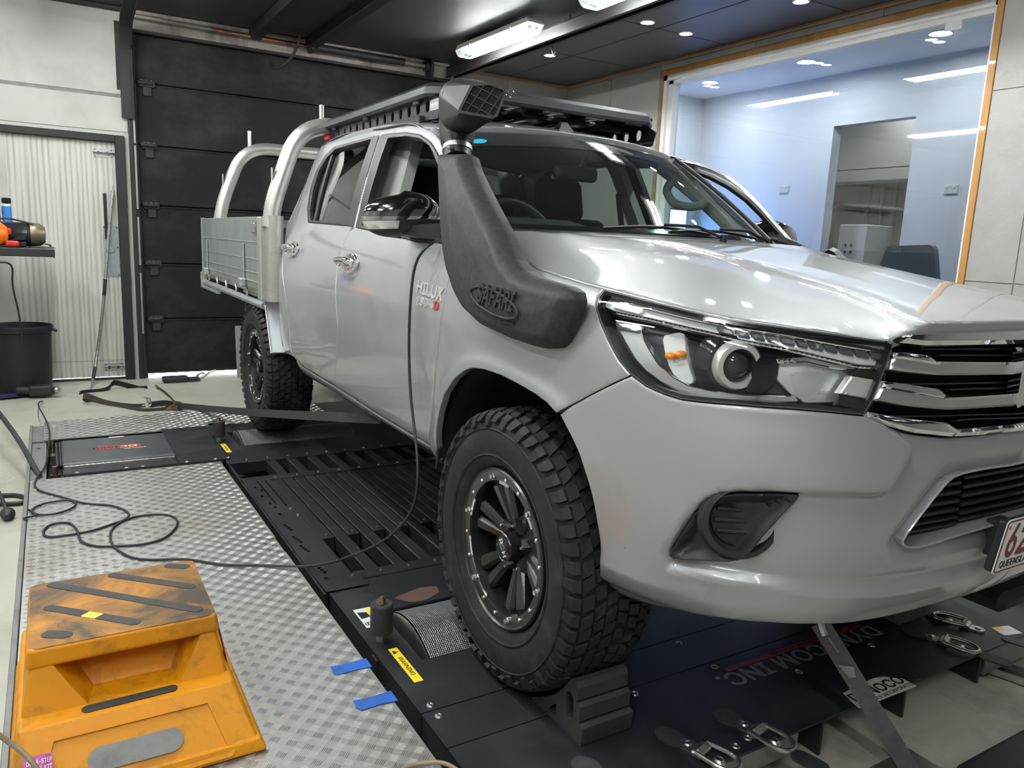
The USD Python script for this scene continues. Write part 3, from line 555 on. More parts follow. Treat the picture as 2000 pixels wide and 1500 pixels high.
# ---------------------------------------------------------------- chequer plate walkways
def five_bar(x0, x1, y0, y1, z, pitch=.0285, clip=None):
    """raised five bar pattern: groups of bars turned alternately along x and y"""
    base = lathe([(0, .0013), (.55, .0010), (1.0, 0)], 8)
    e = np.array([[-1, 0, 0], [-.55, .62, 0], [.55, .62, 0], [1, 0, 0], [.55, -.62, 0], [-.55, -.62, 0], [-.5, 0, 1], [.5, 0, 1]], float)
    F = np.array([[0, 7 - 1, 1], [1, 6, 7], [1, 7, 2], [2, 7, 3], [3, 7, 4], [4, 7, 6], [4, 6, 5], [5, 6, 0]])
    V = []
    nx, ny = int((x1 - x0) / pitch), int((y1 - y0) / pitch)
    for i in range(nx):
        for j in range(ny):
            cx, cy = x0 + (i + .5) * (x1 - x0) / nx, y0 + (j + .5) * (y1 - y0) / ny
            if clip is not None and not clip(cx, cy): continue
            for k in range(5):
                o = (k - 2) * .0052
                b = e * [.0128, .0017, .0013]
                if (i + j) % 2: b = b[:, [1, 0, 2]] + [o, 0, 0]
                else: b = b + [0, o, 0]
                r = PI / 4; c, s = math.cos(r), math.sin(r)
                V.append(np.stack([b[:, 0] * c - b[:, 1] * s + cx, b[:, 0] * s + b[:, 1] * c + cy, b[:, 2] + z], 1))
    V = np.array(V); n = len(V)
    return T(V.reshape(-1, 3), (F[None] + 8 * np.arange(n)[:, None, None]).reshape(-1, 3))
tp = thing('walkway_plate', 'long aluminium chequer plate walkway under the yellow step stool', 'walkway')
obj('sheet', prism(sg.box(-2.62, -2.140, 2.2, -1.226).difference(sg.box(-1.37, -1.285, -1.20, -1.20)), .005, -.017), 'tread_alu', tp)
obj('five_bar_relief', five_bar(-2.61, .62, -2.135, -1.232, -.012, .034), 'tread_alu', tp, 'raised five bar pattern', kind='stuff', smooth=False)
obj('patch', box((-1.365, -1.28, -.017), (-1.205, -1.228, -.0125), .001), 'tread_alu', tp); obj('patch_screw', bolt((-1.28, -1.25, -.0125), (0, 0, 1), .006, .003, 10), 'zinc_bolt', tp)
tp2 = thing('walkway_plate', 'narrow aluminium chequer plate strip behind the rear roller', 'walkway')
g = sg.box(-3.97, -2.085, -3.458, 1.25).difference(sg.Point(-3.536, -1.097).buffer(.045))
obj('sheet', prism(g, .005, -.017), 'tread_alu', tp2)
obj('five_bar_relief', five_bar(-3.965, -3.463, -2.08, -.3, -.012, .034, lambda x, y: (x + 3.536) ** 2 + (y + 1.097) ** 2 > .06 ** 2), 'tread_alu', tp2, 'raised five bar pattern', kind='stuff', smooth=False)
obj('dark_hole', prism(sg.Point(-3.536, -1.097).buffer(.05), .002, -.03), 'void_black', tp2)
obj('edge_frame', [box((-3.97, -2.085, ZF), (-3.955, 1.25, -.018))], 'frame_grey', tp2)
fr2 = thing('edge_rail', 'grey steel angle rail along the outer edge of the walkway', 'rail')
obj('angle', [box((-3.86, -2.160, ZF), (2.2, -2.143, -.006), .002), box((-3.43, -2.143, -.03), (-2.63, -2.07, -.022), .001), box((-3.86, -2.16, -.03), (-3.45, -2.088, -.014), .002)], 'frame_grey', fr2)
obj('rivet', [bolt((-3.3, -2.11, -.022), (0, 0, 1), .01, .004, 10)], 'rust_stain', fr2)
for a, l, w in (((-.257, -1.275), .112, 'rear'), ((-.059, -1.272), .11, 'front')):
    pl_ = sg.Polygon([(-.026, -.056), (-.02, -.02), (-.024, .056), (.03, .056), (.024, .0), (.027, -.05), (.01, -.058)])
    obj('masking_tape', mv(prism(pl_, .0012), (a[0], a[1], -.0105)), 'tape_blue', label='strip of blue tape on the walkway nearest the guide post' if w == 'rear' else 'strip of blue tape on the walkway past the warning strip', cat='tape')
# ================================================================ the truck: curved sheets
class Sheet:
    """a smooth surface pos(u, v); panels are cut from it as outlines in (u, v)"""
    def __init__(s, f, ur, vr, out, seed=(160, 60), d=0.0):
        s.f0, s.ur, s.vr, s.out, s.d, s.seed = f, ur, vr, np.asarray(out, float), d, seed; s._g = None
    def base_n(s, u, v, f=None):
        f = f or s.f0; e = 2e-3
        n = np.cross(f(u + e, v) - f(u - e, v), f(u, v + e) - f(u, v - e)); n /= np.maximum(np.linalg.norm(n, axis=-1, keepdims=True), 1e-12)
        p = f(u, v); sg_ = np.sign(((p - s.out) * n).sum(-1, keepdims=True)); return n * np.where(sg_ == 0, 1, sg_)
    def pos(s, u, v):
        p = s.f0(u, v); return p + s.d * s.base_n(u, v) if s.d else p
    def off(s, d): return Sheet(s.f0, s.ur, s.vr, s.out, s.seed, s.d + d)
    def px(s, pts):
        """(u, v) of surveyed outline points"""
        pts = np.asarray(pts, float)
        if s._g is None:
            U, V = np.meshgrid(np.linspace(*s.ur, s.seed[0]), np.linspace(*s.vr, s.seed[1])); U, V = U.ravel(), V.ravel()
            P = s.pos(U, V); ok = ((EYE - P) * s.base_n(U, V)).sum(1) > 0; s._g = (U[ok], V[ok], project(P[ok]))
        U, V, Q = s._g; k = ((Q[None] - pts[:, None]) ** 2).sum(-1).argmin(1); u, v = U[k].copy(), V[k].copy(); e = 1e-4
        for _ in range(14):
            q = project(s.pos(u, v)); r = pts - q
            a, b = (project(s.pos(u + e, v)) - q) / e, (project(s.pos(u, v + e)) - q) / e
            D = a[:, 0] * b[:, 1] - a[:, 1] * b[:, 0]; D = np.where(np.abs(D) < 1e-3, 1e-3, D)
            du, dv = (r[:, 0] * b[:, 1] - r[:, 1] * b[:, 0]) / D, (a[:, 0] * r[:, 1] - a[:, 1] * r[:, 0]) / D
            u, v = np.clip(u + np.clip(du, -.08, .08), *s.ur), np.clip(v + np.clip(dv, -.08, .08), *s.vr)
        return np.stack([u, v], 1)
    def poly(s, pts, smooth=0): return sg.Polygon(s.px(pts)).buffer(0)
    def panel(s, poly, sp=.012, disp=None, edge=.003, skirt=.012, th=None, lift=0.0):
        """mesh of the outline; edge = rounding of its rim, skirt = depth of the rim folded inward"""
        out = []
        for g in getattr(poly, 'geoms', [poly]):
            if g.area < 1e-7: continue
            g = g.simplify(2e-4)
            def ring(r):
                c = np.array(r.segmentize(sp).coords)[:-1]; return c
            rings = [ring(g.exterior)] + [ring(i) for i in g.interiors]
            pts = [np.vstack(rings)]
            if edge:
                h = g.buffer(-edge, join_style=2)
                for q in getattr(h, 'geoms', [h]):
                    if not q.is_empty: pts += [ring(q.exterior)] + [ring(i) for i in q.interiors]
            x0, y0, x1, y1 = g.bounds; X, Y = np.meshgrid(np.arange(x0, x1, sp), np.arange(y0, y1, sp * .87)); X[1::2] += sp / 2
            q = np.stack([X.ravel(), Y.ravel()], 1); inn = g.buffer(-(edge + .45 * sp))
            if not inn.is_empty: pts.append(q[shapely.contains_xy(inn, q[:, 0], q[:, 1])])
            P = np.vstack(pts); nb = len(pts[0])
            P, idx = np.unique(np.round(P, 6), axis=0, return_inverse=True); idx = idx.ravel()
            t = Delaunay(P).simplices; c = P[t].mean(1); t = t[shapely.contains_xy(g, c[:, 0], c[:, 1])]
            a, b, cc = P[t[:, 0]], P[t[:, 1]], P[t[:, 2]]
            ar = np.abs((b[:, 0] - a[:, 0]) * (cc[:, 1] - a[:, 1]) - (b[:, 1] - a[:, 1]) * (cc[:, 0] - a[:, 0])); t = t[ar > 1e-9]
            p, n = s.pos(P[:, 0], P[:, 1]), s.base_n(P[:, 0], P[:, 1]); d = np.full(len(P), lift, float)
            if disp is not None: d = d + disp(P[:, 0], P[:, 1])
            bd = np.zeros(len(P), bool); bd[idx[:nb]] = True
            if edge: d = d - np.where(bd, edge, 0)
            v = p + n * d[:, None]
            fn = np.cross(v[t[:, 1]] - v[t[:, 0]], v[t[:, 2]] - v[t[:, 0]]); fl = (fn * n[t[:, 0]]).sum(1) < 0; t[fl] = t[fl][:, ::-1]
            vs, fs = [v], [t]
            E = np.vstack([t[:, [0, 1]], t[:, [1, 2]], t[:, [2, 0]]]); key = np.sort(E, 1); _, inv, cnt = np.unique(key, axis=0, return_inverse=True, return_counts=True); e = E[cnt[inv.ravel()] == 1]
            if skirt:
                w = v - n * skirt; k = len(v); vs.append(w); fs += [np.stack([e[:, 0], e[:, 0] + k, e[:, 1] + k], 1), np.stack([e[:, 0], e[:, 1] + k, e[:, 1]], 1)]
                if th: fs.append(t[:, ::-1] + k)
            m = T(np.vstack(vs), np.vstack(fs)); m.remove_unreferenced_vertices(); out.append(m)
        return cat_(out)
def mirror(m): return T(np.asarray(m.vertices) * [1, -1, 1], np.asarray(m.faces)[:, ::-1])
def sdist(poly, u, v):
    """signed distance to an outline, positive inside"""
    p = shapely.points(np.asarray(u), np.asarray(v)); return np.where(shapely.contains(poly, p), 1, -1) * shapely.distance(poly.exterior, p)
def sstep(x): x = np.clip(x, 0, 1); return x * x * (3 - 2 * x)
pc = lambda a: PchipInterpolator(*np.array(a, float).T, extrapolate=True)

Fz = pc([(.38, .77), (.40, .80), (.44, .84), (.48, .872), (.52, .90), (.6, .935), (.7, .952), (.8, .948), (.88, .93), (.95, .912), (1.05, .897), (1.10, .885), (1.14, .868), (1.18, .84), (1.25, .79), (1.9, .5)])
Wf = pc([(.38, .80), (.44, .865), (.48, .895), (.52, .910), (.6, .922), (.7, .928), (.85, .932), (1.0, .930), (1.08, .918), (1.13, .897), (1.17, .868), (1.21, .828), (1.25, .78), (1.9, .45)])
Wd = pc([(.38, .60), (.47, .76), (.50, .815), (.53, .855), (.56, .878), (.62, .900), (.75, .918), (.9, .928), (1.0, .928), (1.1, .916), (1.2, .893), (1.27, .868), (1.32, .848), (1.45, .803), (1.6, .745), (1.70, .702), (1.74, .684), (1.78, .655), (1.82, .60), (1.9, .45)])
_a = np.array([-.19, -.04, -.01, 0, .010, .040, .095, .19, .33, .50, .75, 1.10, 1.93, 2.93, 3.40, 3.57, 3.66])
_a[:3] = [.040, .010, .0025]; _b = np.array([-.54, -.27, -.13, 0, .27, .54, .71, .84, .925, .968, .990, 1.0, 1.0, .990, .978, .955, .90])
_s = np.r_[0, np.cumsum(np.hypot(np.diff(_a), np.diff(_b) * .925))]; _s -= _s[3]
Xa, Xb = PchipInterpolator(_s, _a), PchipInterpolator(_s, _b)
_cs = CubicSpline(_s, np.stack([_a, _b], 1))
uX = lambda x: float(np.interp(.93 - x, _a[3:], _s[3:]))
def body_f(u, v):
    u, v = np.asarray(u, float), np.asarray(v, float); s = np.where(u < 0, -1.0, 1.0); w = np.abs(u)
    q = _cs(w); a, b = q[..., 0], q[..., 1]
    mm = 1 - sstep((a - .55) / 1.0); k = sstep((a - .93) / .5)
    W = Wf(v) * (1 - k) + Wd(v) * k
    return np.stack([.93 - a + mm * (Fz(v) - .93), -s * b * W, v], -1)
UMAX = _s[-1]
B = Sheet(body_f, (0.0, UMAX), (.40, 1.84), (-.3, 0, 1.0), (260, 120))

truck = thing('utility_truck', 'silver double cab ute with aluminium tray standing on the dynamometer', 'truck')
def both(name, mesh, m, label=None, parent=None, smooth=30):
    mesh = cat_(mesh) if isinstance(mesh, list) else mesh
    a = obj(name, mesh, m, parent or truck, label, smooth=smooth); b = obj(name, mirror(mesh), m, parent or truck, label, smooth=smooth); return a, b
def mir_poly(p): return ops.unary_union([p, affinity.scale(p, -1, 1, origin=(0, 0))]).buffer(1e-4).buffer(-1e-4)

# ---- outlines of the right side and the nose
JOIN = [(1092.6, 808), (1110, 795), (1152, 772), (1200, 748), (1232.7, 733.5)]
ARCH_F = [(1091, 808), (1115, 854), (1130, 887), (1147, 940), (1158, 983), (1170, 1055), (1172, 1087), (1173.5, 1112), (1183, 1150)]
ARCH_R = [(868.6, 928), (861, 905), (858.7, 876), (857, 843), (862, 806), (873, 770), (891, 742), (912, 725), (928, 720), (950, 723), (983, 734), (1016, 751), (1049, 770), (1073, 788), (1091, 808)]
HL_BOT = [(1234.8, 734), (1260, 754), (1296, 770), (1332, 781), (1386, 787), (1440, 791), (1548, 799), (1620, 805), (1688.4, 812)]
HL_LEFT = [(1179.5, 563), (1168, 578), (1163, 599), (1171, 627), (1186.5, 664), (1208, 704), (1233, 734)]
HL_TOP = [(1179.5, 562.5), (1217.5, 572), (1295, 592), (1388, 614), (1450, 625), (1543, 638), (1636, 651.5), (1747.6, 667)]
SHUT = [(1000, 452), (1000, 466), (1009, 485.6), (1023, 507), (1047, 523), (1088, 536), (1124, 548), (1160, 557.6), (1178, 562)]
DOORF = [(883, 526), (872, 560), (865, 596), (859, 644), (853, 692), (849, 740), (845, 800), (842, 872)]
GR_BOT = [(1690, 813), (1708, 821), (1740, 833), (1793, 845), (1865, 853.5), (1927, 850), (2000, 841)]
def uvs(pts, S=B): return S.px(pts)
jb = uvs(JOIN); hb = uvs(HL_BOT); gb = uvs(GR_BOT); af = uvs(ARCH_F)
bot = uvs([(1183, 1152), (1240, 1172), (1300, 1188), (1400, 1202), (1500, 1212), (1560, 1215), (1590, 1215)])
bot2 = np.array([(.42, .452), (.2, .455), (0, .456)])
bumper = sg.Polygon(np.vstack([jb, hb[1:], gb, [(0, gb[-1, 1] + .002)], bot2[::-1], bot[::-1], af[::-1]])).buffer(0)
LOWG = [(2000, 911), (1953, 917), (1908, 927), (1887, 936), (1871, 951), (1847, 980), (1820, 1015), (1793, 1052), (1784, 1068), (1785, 1078), (1793, 1083), (1815, 1083), (1873, 1065), (1932, 1047), (2000, 1026)]
lg = uvs(LOWG); lowg = sg.Polygon(np.vstack([[(0, lg[0, 1] + .002)], lg, [(0, lg[-1, 1] + .001)]])).buffer(0)
FOG = [(1307, 1074), (1303, 1090), (1314, 1096), (1368, 1100), (1422, 1102.5), (1444, 1099), (1465, 1085), (1494, 1049), (1530, 1010), (1559, 981), (1567, 968), (1540, 966), (1512, 965), (1440, 965), (1404, 970), (1379, 983), (1354, 1002), (1332, 1035)]
fog = sg.Polygon(uvs(FOG)).buffer(0).buffer(.004).buffer(-.004)
# lower, set back field of the bumper under the moulding that carries the headlight
DEP = [(1404, 964), (1440, 960), (1512, 961), (1640, 966), (1720, 968), (1742, 962), (1768, 925), (1787, 885), (1783, 868), (1765, 850), (1735, 836)]
dp = uvs(DEP); dl = uvs([(1590, 1160), (1480, 1140), (1380, 1122), (1300, 1110), (1296, 1085), (1326, 1030), (1366, 985)])
dep = sg.Polygon(np.vstack([dp, [(.0, gb[-1, 1] + .03), (0, .56), (.35, .555)], dl])).buffer(0)
def bump_disp(u, v):
    w = np.abs(u); d = -.026 * sstep(sdist(dep, w, v) / .022 + .35)
    d += -.022 * sstep((.055 - np.abs(sdist(lowg, w, v))) / .055)
    lip = sstep((v - .445) / .03) * sstep((.56 - v) / .05); return d + .006 * lip
truck_paint = 'paint'
obj('front_bumper', B.panel(mir_poly(bumper.buffer(-.0015).difference(lowg).difference(fog)), .010, bump_disp, .003, .016), 'paint', truck, smooth=40)

# ---- front fender
ar = uvs(ARCH_R); df = uvs(DOORF); sh_ = uvs(SHUT); hl_l = uvs(HL_LEFT)
tail = uvs([(843, 874), (846, 884), (856, 905)])
fpoly = sg.Polygon(np.vstack([sh_[::-1], uvs([(985, 446), (940, 455), (905, 478)]), df, tail, ar, jb[1:], hl_l[::-1][1:]])).buffer(0)
archline = sg.LineString(np.vstack([ar, af]))
def arch_disp(u, v):
    d = shapely.distance(archline, shapely.points(np.asarray(u), np.asarray(v))); return .010 * np.exp(-((d - .012) / .032) ** 2)
both('front_fender', B.panel(fpoly.buffer(-.002), .012, arch_disp, .003, .02), 'paint', smooth=40)

# ---- bonnet: its rim follows the fenders, headlights and grille
GR_TOP = [(1749, 662), (1780, 649), (1800, 645.5), (1840, 643.5), (1920, 641.5), (2000, 638.5)]
rim = B.pos(*uvs(SHUT[4:] + HL_TOP).T); gt = B.pos(*uvs(GR_TOP).T)
cl = [(-.46, 0, 1.318), (-.2, 0, 1.296), (.1, 0, 1.258), (.4, 0, 1.214), (.62, 0, 1.178), (.78, 0, 1.150), (-.50, .45, 1.316), (-.54, .68, 1.312), (-.40, .76, 1.290), (-.25, .80, 1.232), (.1, .5, 1.250), (.4, .5, 1.200), (-.2, .5, 1.290), (-.34, .82, 1.20), (.62, .35, 1.170)]
C = np.vstack([rim, gt, cl]); C[:, 1] = np.abs(C[:, 1]); C = np.vstack([C, C[C[:, 1] > .01] * [1, -1, 1]]); _, k = np.unique(np.round(C[:, :2], 3), axis=0, return_index=True); C = C[k]
HR = RBFInterpolator(C[:, :2], C[:, 2], kernel='thin_plate_spline', smoothing=5e-4)
def hood_f(u, v): return np.stack([u, v, HR(np.stack([np.ravel(u), np.ravel(v)], 1)).reshape(np.shape(u))], -1)
H = Sheet(hood_f, (-.62, .98), (-.95, .95), (0, 0, 0), (110, 110))
he = np.vstack([H.px(SHUT), H.px(HL_TOP[1:]), H.px(GR_TOP)]); he[:, 1] = -np.abs(he[:, 1])
rear = H.px([(1005, 449.5), (1080, 455), (1160, 457.5), (1230, 459)])
hp = sg.Polygon(np.vstack([[(rear[-1, 0] + .01, 0)], rear[::-1], he, [(he[-1, 0] + .008, 0)]])).buffer(0)
crease = H.px([(1308, 481), (1472, 527), (1616, 569), (1700, 603), (1770, 640)]); crl = sg.LineString(np.vstack([[(-.5, crease[0, 1] - .06)], crease, [(1.05, crease[-1, 1] + .06)]]))
crp = sg.Polygon(np.vstack([np.array(crl.coords), [(1.05, .2), (-.5, .2)]])).buffer(0)
def hood_disp(u, v):
    w = -np.abs(v); d = sdist(crp, u, w); return .013 * sstep(d / .045 + .2) * sstep((u + .42) / .35)
hood_poly = ops.unary_union([hp, affinity.scale(hp, 1, -1, origin=(0, 0))]).buffer(1e-3).buffer(-1e-3)
obj('bonnet', H.panel(hood_poly.buffer(-.0025), .016, hood_disp, .004, .018), 'paint', truck, smooth=50)

# ---- doors with their window surrounds
SPLIT = [(692, 444), (683, 449.5), (670.5, 477.5), (660, 512.5), (656.5, 547), (657, 600), (659.5, 635), (657.5, 700), (655, 722), (659, 757)]
FD = [(746, 252.5), (774, 247), (801, 244), (819, 245), (837, 251), (851, 260.6), (861, 275), (868, 300), (872, 340), (876, 400), (880, 450), (884, 480)] + DOORF + [(750, 817)] + SPLIT[::-1] + [(741.5, 264)]
RD = [(655, 272), (700, 259.5), (746, 252.5), (741.5, 264)] + SPLIT + [(620, 733), (584, 711), (575, 699), (566, 677), (564, 640), (560, 600), (555, 560), (551.5, 520), (554, 486), (562, 455), (578, 403), (594, 356), (617, 307), (640, 281)]
FDH = [(743, 265.5), (757, 262), (792, 259), (821, 264), (841, 278), (855, 300), (864, 331), (868, 367), (873, 420), (876, 476), (860, 475), (810, 471), (774, 462), (694, 444)]
FDO = [(757, 270), (792, 266), (820, 271), (837, 284), (850, 305), (859, 333), (863, 367), (868, 420), (871, 466), (810, 462), (774, 453), (706, 440)]
RDH = [(653, 287), (727, 267.5), (740, 265.5), (690.5, 443), (679, 441), (601, 434.5), (599.5, 410), (606.6, 367), (617, 334), (635, 304)]
RDO = [(655, 292), (725, 272), (677, 435), (608, 430), (605, 410), (612, 367), (622, 336), (638, 309)]
rnd = lambda p, r: p.buffer(r).buffer(-2 * r).buffer(r)
fdh, fdo, rdh, rdo = (rnd(B.poly(x), .008) for x in (FDH, FDO, RDH, RDO))
fdoor, rdoor = B.poly(FD), B.poly(RD)
fd, _x = both('front_door', B.panel(fdoor.buffer(-.0022).difference(fdh), .014, None, .0035, .02), 'paint', smooth=40)
rd_, _x = both('rear_door', B.panel(rdoor.buffer(-.0022).difference(rdh), .014, None, .0035, .02), 'paint', smooth=40)
fdv, rdv = fdoor.buffer(-.002), rdoor.buffer(-.002)
both('window_trim', B.panel(fdh.difference(fdo).buffer(-.0005), .012, None, .002, .03, lift=.0015), 'black_plastic', 'matt black front window surround')
both('window_trim', B.panel(rdh.difference(rdo).buffer(-.0005), .012, None, .002, .03, lift=.0015), 'black_plastic', 'matt black rear window surround')
rg_ = B.off(-.016).panel(rdo.buffer(.006), .03, None, 0, 0); obj('rear_door_glass', rg_, 'side_glass', truck, 'dark tinted rear door glass'); obj('rear_door_glass', mirror(rg_), 'privacy_glass', truck)
ve = [(644.5, 300), (648, 300), (613, 431), (609, 431)]
both('glass_divider', B.panel(B.poly(ve), .02, None, .001, .014, lift=-.006), 'black_plastic')
obj('front_door_glass', mirror(B.off(-.016).panel(fdo.buffer(.006), .03, None, 0, 0)), 'clear_glass', truck)
# cab corner behind the rear door, sill, roof side
rr = uvs([(655, 272), (640, 281), (617, 307), (594, 356), (578, 403), (562, 455), (554, 486), (551.5, 520), (555, 560), (560, 600), (564, 640), (566, 677), (575, 699)])
both('cab_corner', B.panel(sg.Polygon(np.vstack([rr, [(UMAX - .004, .60), (UMAX - .004, 1.70), (UMAX - .06, 1.77)]])).buffer(0).buffer(-.002), .018, None, .003, .02), 'paint', smooth=50)
sl = uvs([(842.5, 873), (750, 818.5), (659, 758.5), (620, 735), (586, 714)])
both('sill', B.panel(sg.Polygon(np.vstack([sl - [0, .003], [(sl[-1, 0] + .05, .60), (sl[-1, 0] + .06, .50), (sl[-1, 0] - .05, .475), (sl[0, 0] + .03, .475), (sl[0, 0] - .02, .52)]])).buffer(0), .010, None, .003, .02), 'paint', smooth=60)
# roof
zr = pc([(-2.75, 1.80), (-2.5, 1.818), (-2.0, 1.842), (-1.6, 1.834), (-1.3, 1.80), (-1.05, 1.748), (-.8, 1.68)])
def roof_f(u, v): return np.stack([u, v, zr(u) - .070 * (np.abs(v) / .68) ** 2.6], -1)
RF = Sheet(roof_f, (-2.75, -.8), (-.75, .75), (-1.6, 0, 1.2), (80, 60))
drip = [(655, 270.5), (700, 258), (746, 251), (774, 245.5), (801, 242.5)]
dr = B.px(drip); drp = B.pos(dr[:, 0], dr[:, 1])
ro = [(-1.045, 0), (-1.05, -.2), (-1.065, -.38), (-1.09, -.52), (-1.115, -.60), (-1.20, -.655), (-1.5, -.678), (-1.9, -.675), (-2.40, -.665), (-2.58, -.63), (-2.64, -.5), (-2.65, 0)]
rp = sg.Polygon(ro); rp = ops.unary_union([rp, affinity.scale(rp, 1, -1, origin=(0, 0))]).buffer(1e-3).buffer(-1e-3)
obj('roof', RF.panel(rp, .03, None, .004, .05), 'paint', truck, smooth=50)
both('drip_rail', tube(spline(np.vstack([[(-2.55, -.655, 1.755)], drp, [(-1.05, -.690, 1.668)]]), 30), .006, 8), 'black_plastic')
# windscreen, its pillars and the cowl
def ws_f(u, v):
    b = np.stack([-.43 - .13 * u * u, .72 * u, 1.305 + 0 * u], -1); t = np.stack([-1.03 - .085 * u * u, .615 * u, 1.728 - .032 * u * u], -1)
    w = v[..., None]; return b * (1 - w) + t * w + np.array([.02, 0, .03]) * (4 * w * (1 - w)) * (1 - .6 * u[..., None] ** 2)
WS = Sheet(ws_f, (-1.0, 1.0), (0.0, 1.0), (-1.5, 0, 1.0), (80, 60))
q = sg.box(-1, 0, 1, 1)
obj('windscreen', WS.off(.0).panel(sg.box(-.99, .0, .99, .985), .06, None, 0, 0), 'windscreen_glass', truck)
obj('sun_band', WS.off(.002).panel(sg.box(-.985, .80, .985, .985), .05, None, 0, 0), 'tint_band', truck, 'dusty tinted band along the top of the windscreen')
obj('frit_border', [WS.off(-.002).panel(sg.box(-.99, .0, .99, .075), .05, None, 0, 0), WS.off(-.002).panel(sg.Polygon([(-.99, 0), (-.99, 1), (-.955, 1), (-.955, 0)]), .05, None, 0, 0), WS.off(-.002).panel(sg.box(.955, 0, .99, 1), .05, None, 0, 0)], 'black_gloss', truck)
pil = np.array([ws_f(np.array(-1.0), np.array(w)) for w in np.linspace(-.05, 1.0, 14)]) + [-.015, -.024, -.008]
both('windscreen_pillar', tube(pil, .026, 14), 'paint', smooth=60)
both('pillar_seal', tube(pil + [.030, .022, .012], .008, 6), 'black_plastic')
both('pillar_trim', tube(pil + [-.05, .035, -.02], .035, 10), 'pillar_trim')
cw_ = np.array([ws_f(np.array(w), np.array(.03)) for w in np.linspace(-1, 1, 21)])
obj('cowl', skin(np.stack([cw_ + [-.02, 0, .005], cw_ + [.05, 0, -.006], cw_ + [.12, 0, -.022], cw_ + [.12, 0, -.06], cw_ + [-.02, 0, -.06]], 1)), 'black_plastic', truck)
for y0, y1, k in ((-.28, .24, 0), (.02, .58, 1)):
    p = np.array([ws_f(np.array(w), np.array(.05 + .03 * math.sin(PI * i / 11))) for i, w in enumerate(np.linspace(y0 / .72, y1 / .72, 12))]) + [.02, 0, .012]
    wp = obj('wiper', ribbon(p - [0, 0, .006], (.6, 0, 1), .010, .008), 'black_plastic', truck); obj('wiper_arm', [tube(np.vstack([p[6] + [.005, 0, .012], p[9] + [.03, 0, .02], p[11] + [.05, .03, -.012]]) - [0, 0, .008], .006, 8), cyl(.014, p[11] + [.05, .03, -.04], p[11] + [.05, .03, -.006], 16)], 'black_plastic', wp)
both('quarter_vane', hullpts([(-.52, -.715, 1.33), (-.40, -.79, 1.30), (-.36, -.80, 1.285), (-.50, -.74, 1.31), (-.54, -.73, 1.36), (-.42, -.80, 1.27)]), 'black_plastic')

# ---- cabin
cab = node('cabin', truck)
obj('headliner', RF.off(-.05).panel(rp.buffer(-.03), .06, None, 0, .01), 'roof_lining', cab, smooth=50)
dsh = [(-.46, 1.285), (-.62, 1.315), (-.80, 1.30), (-.92, 1.20), (-.94, 1.0), (-.6, .9), (-.4, 1.0)]
obj('dashboard', [orient(prism(sg.Polygon(dsh).buffer(-.02).buffer(.02), 1.52), (1, 0, 0), (0, 0, 1), (0, -1, 0), (0, .76, 0)), orient(prism(sg.Polygon([(-.62, 1.26), (-.95, 1.24), (-.93, 1.33), (-.80, 1.36), (-.66, 1.335)]).buffer(.01), .36), (1, 0, 0), (0, 0, 1), (0, -1, 0), (0, -.19, 0))], 'dash_plastic', cab)
swa = np.linspace(0, 2 * PI, 41); cs_ = np.array([-.85, -.40, 1.265]); ex, ey = np.array([0, 1, 0.]), np.array([-.42, 0, .907])
obj('steering_wheel', [tube(cs_ + .185 * (np.cos(swa)[:, None] * ex + np.sin(swa)[:, None] * ey), .016, 10, caps=False), hullpts([cs_ + a * ex * .07 + b * ey * .06 + c * np.array([.907, 0, .42]) * .03 for a in (-1, 1) for b in (-1, 1) for c in (-1, 1)]), cyl(.02, cs_ - .17 * ex, cs_ + .17 * ex, 8), cyl(.02, cs_, cs_ - .17 * ey, 8)], 'dash_plastic', cab)
def rbox(a, b, r=.05):
    m = trimesh.creation.icosphere(2, r); c = [np.clip(s, 0, 1) for s in np.ndindex(2, 2, 2)]; a, b = np.minimum(a, b) + r, np.maximum(a, b) - r
    return trimesh.convex.convex_hull(np.vstack([m.vertices + np.where(np.array(s) == 1, b, a) for s in np.ndindex(2, 2, 2)]))
for y in (-.37, .37):
    s_ = obj('front_seat', [rbox((-1.50, y - .25, .78), (-1.02, y + .25, .95)), mv(rbox((-.07, y - .245, -.0), (.08, y + .245, .57), .06), (-1.50, 0, .86), -.30, (0, 1, 0))], 'seat_cloth', cab)
    obj('headrest', [mv(rbox((-.05, y - .14, .0), (.05, y + .14, .22), .045), (-1.69, 0, 1.40), -.22, (0, 1, 0)), cyl(.007, (-1.66, y - .05, 1.36), (-1.68, y - .05, 1.45), 8), cyl(.007, (-1.66, y + .05, 1.36), (-1.68, y + .05, 1.45), 8)], 'seat_cloth', s_)
obj('rear_seat', [rbox((-2.32, -.66, .72), (-1.85, .66, .92)), mv(rbox((-.07, -.66, 0), (.07, .66, .60), .06), (-2.28, 0, .85), -.2, (0, 1, 0)), rbox((-2.46, -.5, 1.40), (-2.37, -.26, 1.56), .04), rbox((-2.46, .26, 1.40), (-2.37, .5, 1.56), .04)], 'seat_cloth', cab)
mrr = obj('rear_view_mirror', [rbox((-1.04, -.13, 1.545), (-.99, .09, 1.61), .022), cyl(.014, (-1.0, .0, 1.60), (-1.0, .04, 1.69), 10)], 'dash_plastic', cab)
gh = fillet([at(1313, 352, y=.60), at(1300, 372, y=.585), at(1314, 398, y=.575), at(1348, 405, y=.575), at(1374, 400, y=.585), at(1378, 386, y=.60)], .05)
obj('grab_handle', tube(gh, .020, 10), 'pillar_trim', cab)
dv = obj('scan_tool', mv(box((-.10, -.13, -.02), (.06, .13, .03), .006), (-.66, .10, 1.318), .3), 'black_gloss', cab, 'black diagnostic box on the dashboard')
